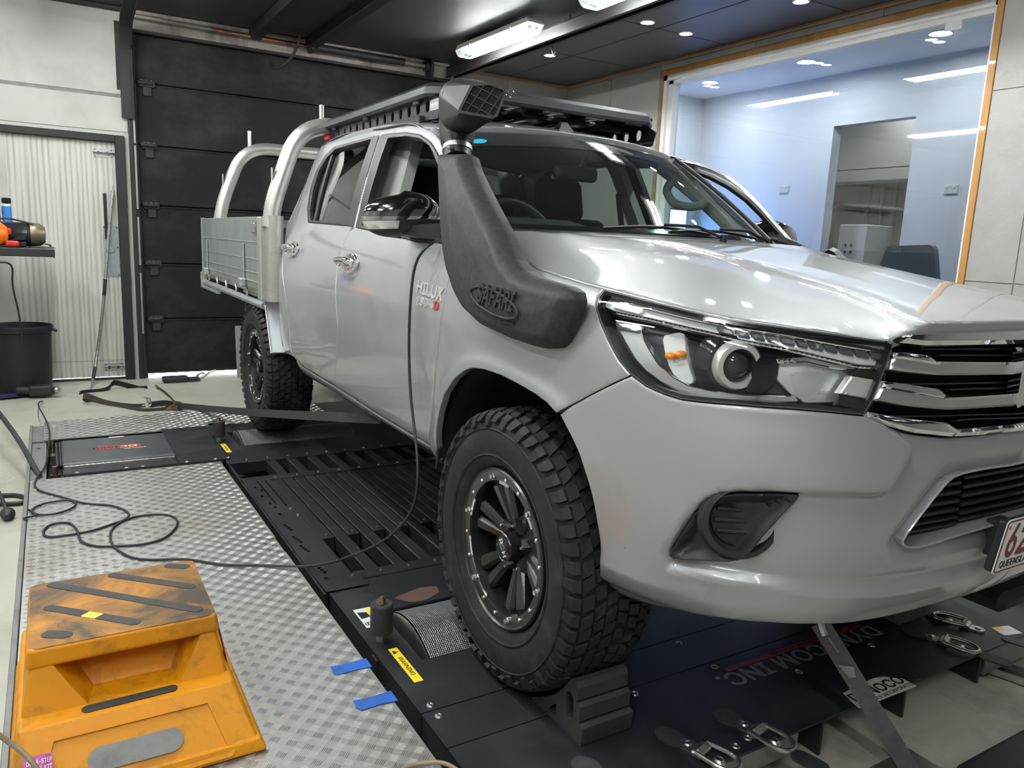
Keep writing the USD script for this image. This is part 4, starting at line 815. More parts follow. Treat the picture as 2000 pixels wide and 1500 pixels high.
obj('indicator_led', mv(box((.02, -.115, .03), (.03, -.095, .032)), (-.66, .10, 1.318), .3), 'led_red', dv)
obj('scan_cable', tube(spline([(-.62, -.02, 1.335), (-.62, -.15, 1.33), (-.66, -.32, 1.325), (-.70, -.5, 1.32)], 20), .005, 6), 'cable_black', cab)
for s in (-1, 1):
    obj('belt_pillar', hullpts([(x, s * y, z) for z, y, x0, x1 in ((1.26, .80, -1.50, -1.34), (1.72, .63, -1.60, -1.46)) for x in (x0, x1) for y in (y, y - .05)]), 'pillar_trim', cab)
    obj('door_lining', hullpts([(x, s * y, z) for x in (-2.3, -.5) for z, y in ((.65, .86), (1.22, .86)) for y in (y, y - .06)]), 'dash_plastic', cab)
    obj('seat_belt', ribbon([(-1.50, s * .60, 1.55), (-1.48, s * .66, 1.2), (-1.46, s * .70, .95)], (1, 0, 0), .045, .003), 'web_black', cab)
obj('cabin_floor', box((-2.42, -.82, .56), (-.45, .82, .60)), 'liner_black', cab)
obj('firewall', box((-.47, -.80, .56), (-.43, .80, 1.24)), 'void_black', cab)
rearw = sg.Polygon([(-.86, .58), (.86, .58), (.88, .95), (.83, 1.30), (.66, 1.68), (.60, 1.75), (-.60, 1.75), (-.66, 1.68), (-.83, 1.30), (-.88, .95)]).difference(rnd(sg.Polygon([(-.60, 1.30), (.60, 1.30), (.54, 1.70), (-.54, 1.70)]), .04))
obj('cab_back', orient(prism(rearw, .02), (0, 1, 0), (0, 0, 1), (1, 0, 0), (-2.69, 0, 0)), 'paint', truck)
obj('rear_window', orient(prism(sg.Polygon([(-.60, 1.30), (.60, 1.30), (.54, 1.70), (-.54, 1.70)]), .004), (0, 1, 0), (0, 0, 1), (1, 0, 0), (-2.68, 0, 0)), 'privacy_glass', truck)
obj('wire_mesh', [cyl(.003, (-2.72, y, 1.28), (-2.72, y, 1.72), 5) for y in np.arange(-.6, .61, .1)] + [cyl(.003, (-2.72, -.6, z), (-2.72, .6, z), 5) for z in np.arange(1.3, 1.72, .1)], 'galvanised', truck)

# ---- dark structure inside the nose and under the body
liner = sg.Point(0, .41).buffer(.56, quad_segs=24).intersection(sg.box(-.53, .49, .50, 1.2)).difference(sg.Point(0, .41).buffer(.53, quad_segs=24))
both('wheel_arch_liner', [orient(prism(liner, .46), (1, 0, 0), (0, 0, 1), (0, -1, 0), (0, -.42, 0)), box((-.53, -.46, .44), (.46, -.44, .95))], 'liner_black', smooth=60)
for x, z in ((-.485, .62), (-.505, .52), (-.43, .74)): both('liner_clip', lathe([(0, .004), (.008, .003), (.012, 0)], 12, 'x', (x - .01, -.86, z)), 'black_plastic')
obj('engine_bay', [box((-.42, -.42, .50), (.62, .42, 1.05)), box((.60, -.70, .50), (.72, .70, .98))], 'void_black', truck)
obj('chassis', [box((-5.0, -.50, .42), (.70, -.38, .56), .01), box((-5.0, .38, .42), (.70, .50, .56), .01), box((-2.3, -.35, .36), (.3, .35, .56), .02)] + [cyl(.045, (x, -.75, .41), (x, .75, .41), 14) for x in (0, -3.085)] + [cyl(.12, (-3.085, -.05, .41), (-3.085, .10, .41), 16), box((.55, -.15, .33), (.75, -.02, .44), .02), box((.52, .25, .30), (.80, .60, .36), .02)], 'liner_black', truck)
# ---------------------------------------------------------------- headlights, grille, nose
def Q(pts, ox, oy, s): return [(ox + x / s, oy + y / s) for x, y in pts]
hq = lambda pts: Q(pts, 1140, 540, 3.226)
gq = lambda pts: Q(pts, 1600, 540, 5.0)
HL_IN = [(1747.6, 667), (1742, 690), (1722, 745), (1708, 780), (1690, 812)]
hl = sg.Polygon(uvs(HL_LEFT[::-1] + HL_TOP[1:] + HL_IN[1:] + HL_BOT[::-1][1:])).buffer(0)
def headlight():
    for sgn in (1, -1):
        t = node('headlight', truck); k = (lambda m: m) if sgn > 0 else mirror
        def add(n, m, mt, lab=None, sm=35): return obj(n, k(cat_(m) if isinstance(m, list) else m), mt, t, lab, smooth=sm)
        def cut(pts, d, r=.004, th=.010, sp=.012, edge=.002, S=None):
            S = B.off(-d); p = sg.Polygon(S.px(hq(pts))).buffer(0); p = p.buffer(r).buffer(-2 * r).buffer(r) if r else p; return S.panel(p, sp, None, edge, th)
        add('lens', B.off(.0).panel(hl.buffer(-.003), .016, None, .003, .0), 'lens_clear', 'clear headlight lens')
        add('bezel', [B.panel(hl.buffer(-.0015).difference(hl.buffer(-.011)), .012, None, 0, .05, lift=-.003)], 'black_gloss', 'black headlight rim')
        add('housing', [B.off(-.075).panel(hl.buffer(.004), .02, None, 0, .0), B.panel(hl.buffer(-.001).difference(hl.buffer(-.004)), .02, None, 0, .085, lift=-.002)], 'lamp_inner')
        add('light_guide', [cut([(130, 90), (400, 165), (800, 262), (1000, 302), (1300, 352), (1600, 410), (1945, 470), (1905, 572), (1740, 556), (1500, 500), (1250, 440), (1000, 395), (800, 345), (600, 300), (400, 255), (190, 215), (112, 178)], .024, .003, .03)], 'frosted', 'frosted day light strip')
        add('trim', [cut([(130, 92), (400, 168), (800, 264), (1000, 304), (1300, 354), (1600, 412), (1948, 468), (1942, 492), (1600, 436), (1300, 378), (1000, 328), (800, 290), (400, 196), (125, 115)], .012, .0, .006), cut([(1905, 575), (1740, 560), (1500, 503), (1250, 443), (1000, 398), (800, 348), (600, 303), (400, 258), (190, 218), (112, 182), (112, 196), (190, 233), (400, 276), (600, 322), (800, 366), (1000, 414), (1250, 462), (1500, 522), (1735, 578), (1900, 592)], .012, 0, .008)], 'chrome', 'chrome edges of the light strip')
        xs = [820, 935, 1035, 1130, 1220, 1320, 1400, 1500, 1590, 1690, 1790, 1890]
        for a, b in zip(xs, xs[1:]):
            tp_, bt = lambda x: 300 + (x - 820) * .158, lambda x: 362 + (x - 820) * .170
            add('led_cell', cut([(a + 6, tp_(a) + 14), (b - 8, tp_(b) + 14), (b + 22, bt(b) - 8), (a + 40, bt(a) - 8)], .016, .002, .008), 'lamp_inner')
        add('marker_strip', cut([(190, 158), (380, 204), (350, 238), (185, 196)], .015, .002, .006), 'lamp_ring')
        add('chrome_sweep', [cut([(188, 268), (205, 330), (255, 440), (325, 540), (430, 632), (560, 712), (700, 766), (900, 792), (1360, 792), (1335, 752), (1000, 744), (800, 718), (660, 686), (560, 632), (470, 552), (410, 455), (372, 385), (362, 335), (380, 316), (340, 298)], .030, .003, .02)], 'chrome', 'chrome sweep round the lamps')
        add('indicator', cut([(505, 368), (600, 350), (636, 360), (645, 470), (662, 560), (692, 650), (680, 682), (620, 664), (565, 620), (532, 560), (507, 470), (495, 400)], .040, .008, .02), 'frosted', 'ribbed indicator lens')
        for c in ((548, 500), (612, 490)):
            p = B.off(-.03).px(hq([c])); q_ = B.off(-.03).pos(p[:, 0], p[:, 1])[0]; m = trimesh.creation.icosphere(2, .012); m.apply_scale([1, 1.1, .75]); m.apply_translation(q_)
            add('bulb', m, 'indicator_amber', 'amber bulb', True)
        add('black_field', cut([(640, 362), (860, 420), (880, 700), (720, 690), (665, 560)], .058, .003, .006), 'black_gloss')
        p = B.off(-.035).px(hq([(968, 560)])); c = B.off(-.035).pos(p[:, 0], p[:, 1])[0]; ax = np.array([.93, -.36, -.02]); ax /= np.linalg.norm(ax); X = np.cross([0, 0, 1.0], ax); X /= np.linalg.norm(X); Y = np.cross(ax, X)
        pr = lambda prof, n=48: orient(lathe(prof, n), X, Y, ax, c)
        add('projector_ring', [pr([(.053, -.035), (.053, .002), (.048, .012), (.037, .012), (.036, -.0), (.036, -.03)])], 'lamp_ring', 'silver projector ring')
        add('projector_barrel', [pr([(.0355, -.02), (.0355, .0), (.030, .002), (.030, -.01)]), pr([(.075, -.05), (.06, -.012), (.048, -.008), (.046, -.05)])], 'black_gloss')
        m = pr([(.0, .014), (.012, .0125), (.021, .008), (.030, -.002)]); add('projector_lens', m, 'black_gloss', 'dark projector lens', True)
        add('reflector_bowl', [cut([(1225, 520), (1400, 520), (1600, 565), (1738, 572), (1690, 645), (1640, 740), (1582, 795), (1392, 800), (1300, 735), (1215, 650)], .045, .004, .02)], 'reflector', 'chrome reflector of the inner lamp')
        add('reflector_lens', [cut([(1300, 600), (1600, 600), (1600, 640), (1470, 760), (1390, 795), (1330, 730)], .034, .004, .008)], 'lens_clear')
        add('black_shroud', [cut([(1050, 470), (1240, 500), (1225, 620), (1190, 700), (1130, 740), (1010, 735), (1060, 640)], .038, .004, .02)], 'black_gloss')
        add('reflector_trim', [cut([(1215, 520), (1400, 508), (1600, 556), (1745, 566), (1735, 590), (1600, 585), (1400, 540), (1225, 548)], .026, 0, .012)], 'chrome')
        add('black_blade', [cut([(1745, 580), (1912, 604), (1905, 650), (1700, 622)], .016, 0, .01), cut([(1612, 742), (1840, 790), (1790, 858), (1590, 812)], .016, 0, .01)], 'black_gloss')
        add('silver_blade', [cut([(1690, 628), (1908, 662), (1856, 786), (1615, 738)], .012, 0, .02)], 'lamp_ring', 'silver grille bar carried into the lamp')
headlight()
# grille: black cavity, three chrome bars with satin faces, slats and the oval emblem
def gcut(pts, d, th=.012, S=B, sp=.014, edge=.003, ext=True):
    S = B.off(-d); p = S.px(gq(pts)); u = p.copy()
    if ext:
        k = np.where(np.array(pts)[:, 0] >= 1995)[0]; ends = [(0, p[i, 1]) for i in k]; u = np.vstack([p[:k[0] + 1], ends, p[k[-1]:]]) if len(k) > 1 else p
    g = sg.Polygon(u).buffer(0); return mir_poly(g) if ext else g
def gpart(name, pts, d, m, th=.02, label=None, edge=.003, parent=None):
    return obj(name, B.off(-d).panel(gcut(pts, d), .014, None, edge, th), m, parent, label, smooth=35)
gr = node('grille', truck)
hole = sg.Polygon(np.vstack([uvs(gq([(750, 640), (735, 720), (690, 930), (620, 1040), (440, 1365), (1000, 1500), (1400, 1560), (2000, 1500)])), [(0, .93), (0, 1.10)], uvs(gq([(2000, 560), (1000, 560)]))])).buffer(0)
gr_back = obj('back_panel', B.off(-.07).panel(mir_poly(hole).buffer(.03), .03, None, 0, 0), 'void_black', gr)
gpart('top_bar', [(745, 618), (780, 590), (900, 545), (1000, 528), (1600, 510), (1995, 496), (1995, 652), (1500, 662), (1060, 667), (900, 648), (765, 636)], -.004, 'chrome', .03, 'chrome bar along the bonnet edge', .008, gr)
gpart('bar', [(735, 740), (800, 735), (1080, 770), (1180, 832), (1995, 838), (1995, 955), (1190, 965), (850, 925), (705, 908)], .006, 'satin_metal', .035, None, .005, gr)
gpart('bar_edge', [(742, 742), (800, 735), (1080, 770), (1180, 830), (1995, 836), (1995, 862), (1150, 858), (820, 802), (733, 796)], .001, 'chrome', .03, None, .004, gr)
gpart('bar', [(640, 1035), (720, 1030), (1200, 1105), (1290, 1185), (1400, 1180), (1995, 1140), (1995, 1258), (1290, 1303), (900, 1270), (552, 1203)], .006, 'satin_metal', .035, None, .005, gr)
gpart('bar_edge', [(640, 1037), (720, 1030), (1200, 1105), (1285, 1184), (1400, 1180), (1995, 1140), (1995, 1166), (1400, 1206), (1270, 1206), (800, 1120), (622, 1088)], .001, 'chrome', .03, None, .004, gr)
gpart('bar', [(452, 1368), (492, 1322), (800, 1378), (1280, 1428), (1385, 1492), (1700, 1465), (1995, 1430), (1995, 1505), (1640, 1545), (1325, 1562), (965, 1525), (700, 1462), (540, 1405)], .002, 'chrome', .03, 'chrome lower grille bar', .007, gr)
for y0, sl_ in ((700, .0), (760, 0.0), (1045, -.02), (1100, -.02), (1360, -.03), (1400, -.03)):
    x0 = {700: 1000, 760: 1190, 1045: 800, 1100: 1290, 1360: 700, 1400: 1360}[y0]
    gpart('slat', [(x0, y0), (1500, y0 + sl_ * 500), (1995, y0 + sl_ * 1000), (1995, y0 + 14 + sl_ * 1000), (1500, y0 + 14 + sl_ * 500), (x0, y0 + 14)], .035, 'black_plastic', .03, None, .002, gr)
em = B.pos(np.array([0.0]), np.array([1.015]))[0]
ov = lambda a, b, n=48: np.stack([0 * np.linspace(0, 2 * PI, n), a * np.cos(np.linspace(0, 2 * PI, n)), b * np.sin(np.linspace(0, 2 * PI, n))], 1)
e_ = obj('emblem', [tube(em + [.02, 0, 0] + ov(.080, .055), .008, 10, False), tube(em + [.022, 0, .018] + ov(.046, .022), .006, 8, False), tube(em + [.022, 0, 0] + ov(.024, .050), .006, 8, False)], 'chrome', gr, 'chrome oval emblem')
obj('emblem_base', lathe([(0, .006), (.078, .006), (.082, -.02)], 40, 'x', em + [0, 0, 0]), 'black_gloss', e_)
for s in (-1, 1): obj('emblem_bracket', box(em + [-.03, s * .075 - .012, -.07], em + [.012, s * .075 + .012, .07], .008), 'chrome', e_)
# lower intake: black cavity and slats
lgn = node('lower_grille', truck)
obj('back_panel', B.off(-.10).panel(mir_poly(lowg).buffer(.03), .03, None, 0, 0), 'void_black', lgn)
obj('surround', B.panel(mir_poly(lowg).buffer(.003).difference(mir_poly(lowg).buffer(-.003)), .012, None, .002, .05, lift=-.026), 'paint', lgn)
zz = np.linspace(lowg.bounds[1] + .02, lowg.bounds[3] - .02, 7)
for z in zz:
    for u0, u1, dz in ((0, .22, -.012), (.23, .62, 0), (-.22, 0, -.012), (-.62, -.23, 0)):
        s_ = mir_poly(lowg).buffer(-.008).intersection(sg.box(u0, z + dz, u1, z + dz + .008))
        if s_.area > 1e-5: obj('slat', B.off(-.055).panel(s_, .03, None, .001, .04), 'black_plastic', lgn)
# fog lamp blanks
fgc = B.px([(1441, 1026)])[0]
def fog_bezel():
    fo = B.off(-.034); c = fo.pos(np.array([fgc[0]]), np.array([fgc[1]]))[0]; ax = np.array([.80, -.58, 0.08]); ax /= np.linalg.norm(ax); X = np.cross([0, 0, 1.0], ax); X /= np.linalg.norm(X); Y = np.cross(ax, X)
    pr = lambda prof, n=48: orient(lathe(prof, n), X, Y, ax, c)
    for k in ((lambda m: m), mirror):
        t = node('fog_lamp_bezel', truck)
        disc = sg.Point(*fgc).buffer(.083)
        obj('bezel', k(B.panel(fog.buffer(-.002), .012, lambda u, v: -.030 * sstep((sdist(fog, u, v)) / .03), .003, .04, lift=-.004)), 'black_plastic', t, smooth=40)
        obj('ring', k(pr([(.088, -.004), (.080, .016), (.068, .020), (.062, .012), (.058, -.02)])), 'black_plastic', t, 'raised ring of the fog lamp blank', smooth=40)
        obj('blank', k(pr([(0, -.005), (.058, -.006), (.06, -.02)])), 'black_plastic', t)
        for z in (-.026, -.002, .022, .04):
            w = math.sqrt(max(.054 ** 2 - z * z, .0004)); obj('louvre', k(orient(box((-w, z - .004, -.008), (w, z + .004, .004), .002), X, Y, ax, c)), 'black_plastic', t)
        obj('clip', k(orient(box((-.082, .0, .004), (-.066, .012, .016), .003), X, Y, ax, c)), 'dash_plastic', t)
fog_bezel()
# number plate
PX_ = .962; pa, pb_ = at(1949, 1016, x=PX_), at(1937.5, 1120.5, x=PX_ - .0)
plz = (pa[2] + pb_[2]) / 2; ph = .134; py0 = (pa[1] + pb_[1]) / 2
npn = node('number_plate', truck)
tl = .22
Xp, Yp = np.array([0, 1.0, 0]), np.array([.10, .065, .99]); Yp /= np.linalg.norm(Yp); Zp = np.cross(Xp, Yp); O = np.array([PX_, py0, plz - ph / 2])
rp_ = affinity.translate(rrect(.372, ph, .012), .186, ph / 2)
obj('plate', orient(prism(rp_, .002), Xp, Yp, Zp, O), 'plate_white', npn, smooth=False)
obj('border', orient(prism(rp_.buffer(-.003).difference(rp_.buffer(-.006)), .0012, .002), Xp, Yp, Zp, O), 'plate_maroon', npn, smooth=False)
def ptxt(s, h, x, y, m, sx=1, bold=False):
    t = text(s, h, .0012, bold); t.apply_scale([sx, 1, 1]); t.apply_translation([x, y, .002]); obj('lettering', orient(t, Xp, Yp, Zp, O), m, npn, smooth=False)
ptxt('628', .078, .020, .040, 'plate_maroon', .72, True); ptxt('QUEENSLAND', .017, .020, .013, 'ink_black', .95, False)
for x in (.09, .105, .018): obj('plate_bolt', orient(lathe([(0, .004), (.004, .003), (.005, .002)], 12, 'z', (x, ph - (.012 if x > .05 else .02), 0)), Xp, Yp, Zp, O), 'steel', npn)
obj('holder', orient(box((.0, .005, -.02), (.372, .128, -.001), .004), Xp, Yp, Zp, O), 'black_plastic', npn)
for y in (-.1, .1): obj('holder_leg', box((.90, y - .03, plz - .05), (PX_, y + .03, plz + .04), .006), 'black_plastic', npn)

# ---------------------------------------------------------------- handles, badges, mirrors
def frame_at(S, px):
    u = S.px([px])[0]; p = S.pos(u[:1], u[1:])[0]; n = S.base_n(u[:1], u[1:])[0]; X = np.array([1.0, 0, 0]) - n * n[0]; X /= np.linalg.norm(X); Y = np.cross(n, X); return p, X, Y, n
for px, nm in (((685, 515), 'front'), ((574, 488), 'rear')):
    p, X, Y, n = frame_at(B, px)
    for k in ((lambda m: m), mirror):
        t = node('door_handle', truck); R_ = lambda m: k(orient(m, X, Y, n, p))
        cup = lathe([(0, .001), (.5, .002), (.8, .006), (.93, .012), (1.0, .006), (1.0, -.004)], 40); cup.apply_scale([.075, .046, 1]); obj('cup', R_(cup), 'chrome', t, 'chrome handle cup', smooth=True)
        g = [(-.092, -.002, .030), (-.07, 0, .040), (0, .003, .044), (.07, .002, .040), (.092, .0, .030)]
        gm = tube(spline(g, 18), np.interp(np.linspace(0, 1, 18), [0, .15, .85, 1], [.009, .015, .015, .009]), 12); obj('grip', R_(gm), 'chrome', t, 'chrome pull', smooth=True)
        obj('mount', R_(cat_([rbox((-.104, -.020, -.002), (-.066, .018, .036), .014), rbox((.066, -.020, -.002), (.108, .020, .038), .014)])), 'chrome', t, smooth=True)
def side_text(s, S, pl_, pr_, h, m, name, depth=.004, label=None, sx=None, parent=None, lift=0.0, shear=0.0, hgt=None):
    a, b = S.px([pl_, pr_]); A_, Bp = S.pos(a[:1], a[1:])[0], S.pos(b[:1], b[1:])[0]; n = S.base_n((a[:1] + b[:1]) / 2, (a[1:] + b[1:]) / 2)[0]
    X = Bp - A_; L_ = np.linalg.norm(X); X = X / L_; X -= n * (X @ n); X /= np.linalg.norm(X); Y = np.cross(n, X)
    t = text(s, h, depth, True); w = t.bounds[1, 0]; t.apply_scale([L_ / w, 1, 1]); t.vertices[:, 0] += shear * t.vertices[:, 1]
    c = t.vertices[:, 0] / L_; o = np.array([0, 0, -.001 + lift])
    m_ = orient(t, X, Y, n, A_ + n * (lift - .001)); return obj(name, m_, m, parent or truck, label, smooth=False)
side_text('HILUX', B, (813, 570), (864, 588), .040, 'lamp_ring', 'badge', .005, 'raised chrome model badge')
side_text('2.8 D-4', B, (813, 594), (846, 604), .027, 'lamp_ring', 'badge', .004, 'raised chrome engine badge')
side_text('D', B, (847, 604.5), (856, 607), .027, 'badge_red', 'badge', .004, 'red letter of the engine badge')
# door mirrors: chrome cap, indicator band, black shell
def mirror_shape(z0, z1, sx=1.0, grow=0.0, n=34, m=18, y0=-1, y1=1):
    V = []; zs = np.linspace(z0, z1, m); e = 2.6
    for z in zs:
        a = np.linspace(0, 2 * PI, n, endpoint=False); r = max(1 - abs(z) ** e, 0) ** (1 / e)
        c, s = np.cos(a), np.sin(a); cx, cy = np.sign(c) * np.abs(c) ** (2 / e), np.sign(s) * np.abs(s) ** (2 / e)
        taper = 1.0 - .10 * (np.clip(cy * -1, 0, 1)) * max(z, 0)
        X = (.075 + grow) * r * cx * np.where(cx > 0, 1.0, .55) * (1 - .28 * np.clip(-cy, 0, 1) ** 2); Yv = (.142 + grow) * r * cy * (1 - .12 * max(z, 0)); Zv = (.074 + grow) * z * taper + .008 * cy - .010
        V.append(np.stack([X, Yv, Zv + 0 * X], 1))
    return skin(np.array(V))
mc = np.array([-.74, -.935, 1.362])
for k in ((lambda m: m), mirror):
    t = node('door_mirror', truck); P_ = lambda m: k(mv(m, mc))
    obj('cap', P_(mirror_shape(-.10, .999)), 'dark_chrome', t, 'dark chrome mirror cap', smooth=50)
    obj('chrome_band', P_(mirror_shape(-.26, -.08, grow=.003, m=6)), 'chrome', t, 'bright chrome band')
    obj('indicator', P_(mirror_shape(-.62, -.27, grow=.002, m=8)), 'lamp_ring', t, 'ribbed side indicator')
    ms = mirror_shape(-.66, -.22, grow=.004, m=8); ms = ms.slice_plane([0, .0, 0], [.35, 1, -.15], cap=True, engine='earcut') if False else ms
    sh2 = trimesh.intersections.slice_mesh_plane(ms, [.35, 1, -.2], [0, -.01, -.03]); obj('shell', P_(T(sh2.vertices, sh2.faces)), 'black_plastic', t, 'black mirror shell')
    obj('base', P_(mirror_shape(-1.0, -.60, m=8)), 'black_plastic', t)
    obj('mirror_glass', P_(box((-.040, -.085, -.035), (-.034, .09, .03), .002)), 'chrome', t)
    obj('arm', k(hullpts([(x, y, z) for x0, x1, y, z0, z1 in ((-.79, -.70, -.95, 1.285, 1.315), (-.80, -.58, -.85, 1.272, 1.325), (-.84, -.52, -.81, 1.262, 1.33)) for x in (x0, x1) for z in (z0, z1)])), 'black_plastic', t, 'black mirror arm')

# ---------------------------------------------------------------- snorkel
Wsn = pc([(.90, .926), (1.0, .928), (1.1, .924), (1.2, .906), (1.3, .878), (1.4, .848), (1.5, .815), (1.6, .778), (1.75, .72)])
def sn_f(u, v): return np.stack([u, -Wsn(v) - .012 - .02 * sstep((v - 1.1) / .3), v], -1)
SN = Sheet(sn_f, (-1.0, .6), (.88, 1.80), (-.3, 0, 1.2), (160, 90))
SNP = [(866, 302), (869, 350), (872, 400), (876, 450), (881, 500), (889, 540), (903, 580), (922, 612), (950, 638), (1000, 661), (1045, 676), (1070, 681.5), (1086, 680), (1097, 668), (1107, 648), (1121, 612), (1128, 586), (1124, 568), (1110, 558), (1080, 550), (1050, 541), (1028, 528), (1012, 507), (1000, 480), (990, 455), (975, 425), (955, 385), (938, 350), (927, 325), (921, 302)]
snp = sg.Polygon(SN.px(SNP)).buffer(0).buffer(.012).buffer(-.024).buffer(.012)
def pillow(u, v):
    d = np.clip(sdist(snp, u, v), 0, 1); r = .040; h = .050 - .016 * sstep((u - .10) / .25); x = np.clip(d / r, 0, 1); return h * np.sin(x * PI / 2) ** .8 + .006 * np.clip(d - r, 0, .05) / .05
snk = node('snorkel', truck)
def fine_edges(): return sg.Polygon(snp)
obj('body', cat_([SN.panel(snp, .006, pillow, 0, .03)]), 'snorkel_plastic', snk, 'grained black snorkel body', smooth=60)
Pt = lambda px: (lambda u: SN.pos(u[:1], u[1:])[0] + SN.base_n(u[:1], u[1:])[0] * float(pillow(u[:1], u[1:])[0]))(SN.px([px])[0])
SNt = SN.off(.0555)
el = [SNt.pos(*SNt.px([p]).T)[0] for p in ((921, 578), (1008, 603), (951, 563), (979, 620))]; ec = sum(el) / 4; ea, eb = (el[1] - el[0]) / 2, (el[2] - el[3]) / 2; en = np.cross(ea, eb); en /= np.linalg.norm(en); en *= np.sign(-en[1])
aa = np.linspace(0, 2 * PI, 61)
obj('oval_rib', tube(ec + en * .002 + np.cos(aa)[:, None] * ea + np.sin(aa)[:, None] * eb, .0035, 8, False), 'snorkel_plastic', snk)
side_text('SAFARI', SNt, (930, 588), (1001, 609), .050, 'snorkel_plastic', 'lettering', .0055, 'raised maker name', parent=snk, shear=.18)
side_text('ARMAX', SNt, (975, 629), (1002, 637), .012, 'snorkel_plastic', 'lettering', .002, None, parent=snk)
# neck, clamp and ram head
depth = lambda p: (np.asarray(p) - EYE) @ fw
st_n = [((894, 236), -.795, 37), ((893.5, 250), -.797, 36), ((893, 264), -.80, 34), ((892.5, 280), -.806, 32), ((892.5, 286), -.808, 28.5), ((893, 296), -.812, 28), ((893.5, 312), -.818, 27)]
npz = np.array([at(*p, y=y) for p, y, r in st_n]); nrr = np.array([r * depth(p) / FPX for p, (_, _, r) in zip(npz, st_n)])
axn = (npz[0] - npz[-1]) / np.linalg.norm(npz[0] - npz[-1]); n0 = npz[-1]
obj('neck', tube(npz[::-1], nrr[::-1], 36), 'black_plastic', snk, 'smooth black neck of the head', smooth=50)
obj('clamp', [tube([npz[5] - axn * .002, npz[5] + axn * .014], nrr[5] + .0025, 36), box(npz[5] + [.03, -.055, -.0], npz[5] + [.05, -.035, .014], .003)], 'steel', snk, 'steel hose clamp')
for a in np.linspace(0, 2 * PI, 8, endpoint=False): obj('slot', tube([npz[4] + axn * .006 + nrr[4] * np.array([math.cos(a), math.sin(a), 0]), npz[3] + axn * .02 + (nrr[3] + .001) * np.array([math.cos(a), math.sin(a), 0])], .0022, 6), 'void_black', snk)
fpx = [(920, 166), (956, 164), (989, 177), (985, 192), (970, 229), (960, 233), (896, 222), (895, 215)]
fo = at(940, 200, y=-.835); fn = np.array([.93, -.32, .14]); fn /= np.linalg.norm(fn)
def onplane(px, o, n): d = at(*px, z=0) - EYE; return EYE + d * (((o - EYE) @ n) / (d @ n))
face = np.array([onplane(p, fo, fn) for p in fpx]); fc = face.mean(0)
dome = []
for px, y, r in (((894, 194), -.80, 37), ((896, 190), -.785, 35), ((910, 190), -.765, 34), ((894, 232), -.795, 36.5), ((925, 186), -.745, 29)):
    c_ = at(*px, y=y); s_ = trimesh.creation.icosphere(3, r * depth(c_) / FPX); dome.append(s_.vertices + c_)
hd = trimesh.convex.convex_hull(np.vstack(dome + [face, face * .92 + fc * .08 + fn * -.01])); hd = hd.subdivide_to_size(.02)
obj('head', hd, 'black_plastic', snk, 'ram head facing forward', smooth=28)
X = face[2] - face[7]; X -= fn * (X @ fn); X /= np.linalg.norm(X); Y = np.cross(fn, X)
loc2 = np.stack([(face - fc) @ X, (face - fc) @ Y], 1); fp2 = sg.Polygon(loc2).buffer(0)
obj('opening', orient(prism(fp2.buffer(-.006), .003), X, Y, fn, fc + fn * .001), 'void_black', snk, 'dark air inlet')
obj('inlet_rim', orient(prism(fp2.buffer(.001).difference(fp2.buffer(-.007)), .010), X, Y, fn, fc), 'black_plastic', snk)
bars_ = []
for k in range(-5, 6):
    for sl_ in (.62, -1.15):
        d2 = np.array([1, sl_]); d2 /= np.linalg.norm(d2); nn = np.array([-d2[1], d2[0]]); o2 = nn * k * .029
        ln = sg.LineString([o2 - d2 * .3, o2 + d2 * .3]).buffer(.0017).intersection(fp2.buffer(-.004))
        if ln.area > 1e-6: obj('mesh_bar', orient(prism(ln, .006, .002), X, Y, fn, fc), 'dash_plastic', snk, smooth=False)
_d = at(877, 184, y=-.8) - EYE; _d /= np.linalg.norm(_d); _c = at(894, 194, y=-.80); _r = 37 * depth(_c) / FPX; _b = (_c - EYE) @ _d; bp = EYE + _d * (_b - math.sqrt(max(_r ** 2 - ((_c - EYE) @ (_c - EYE) - _b * _b), 0))); sbg = lathe([(0, .004), (.9, .004), (1, 0)], 30); sbg.apply_scale([.026, .017, 1])
bn = (bp - _c) / np.linalg.norm(bp - _c); bp = bp - bn * .001; bX = np.array([.95, .1, .05]); bX -= bn * (bX @ bn); bX /= np.linalg.norm(bX)
obj('badge', orient(sbg, bX, np.cross(bn, bX), bn, bp), 'black_gloss', snk, 'oval maker badge on the head')
tb_ = text('SAFARI', .010, .001, True); tb_.apply_translation([-tb_.bounds[1, 0] / 2, -.005, .004]); obj('lettering', orient(tb_, bX, np.cross(bn, bX), bn, bp), 'chrome', snk, smooth=False)
obj('lamp_tip', hullpts(at(996, 182, y=-.70) + trimesh.creation.icosphere(1, .012).vertices * [1, 1.4, 1]), 'lens_clear', snk)
st_ = WS.px([(935, 278)])[0]; sp_ = WS.pos(st_[:1], st_[1:])[0]; sn_ = WS.base_n(st_[:1], st_[1:])[0]; sX = np.array([0, 1.0, 0]); sX -= sn_ * (sX @ sn_); sX /= np.linalg.norm(sX)
ovs = prism(affinity.scale(sg.Point(0, 0).buffer(.026), 1.35, .75), .001)
obj('service_sticker', orient(ovs, sX, np.cross(sn_, sX), sn_, sp_ + sn_ * .004), 'sticker_cyan', truck, 'oval cyan service sticker on the windscreen')
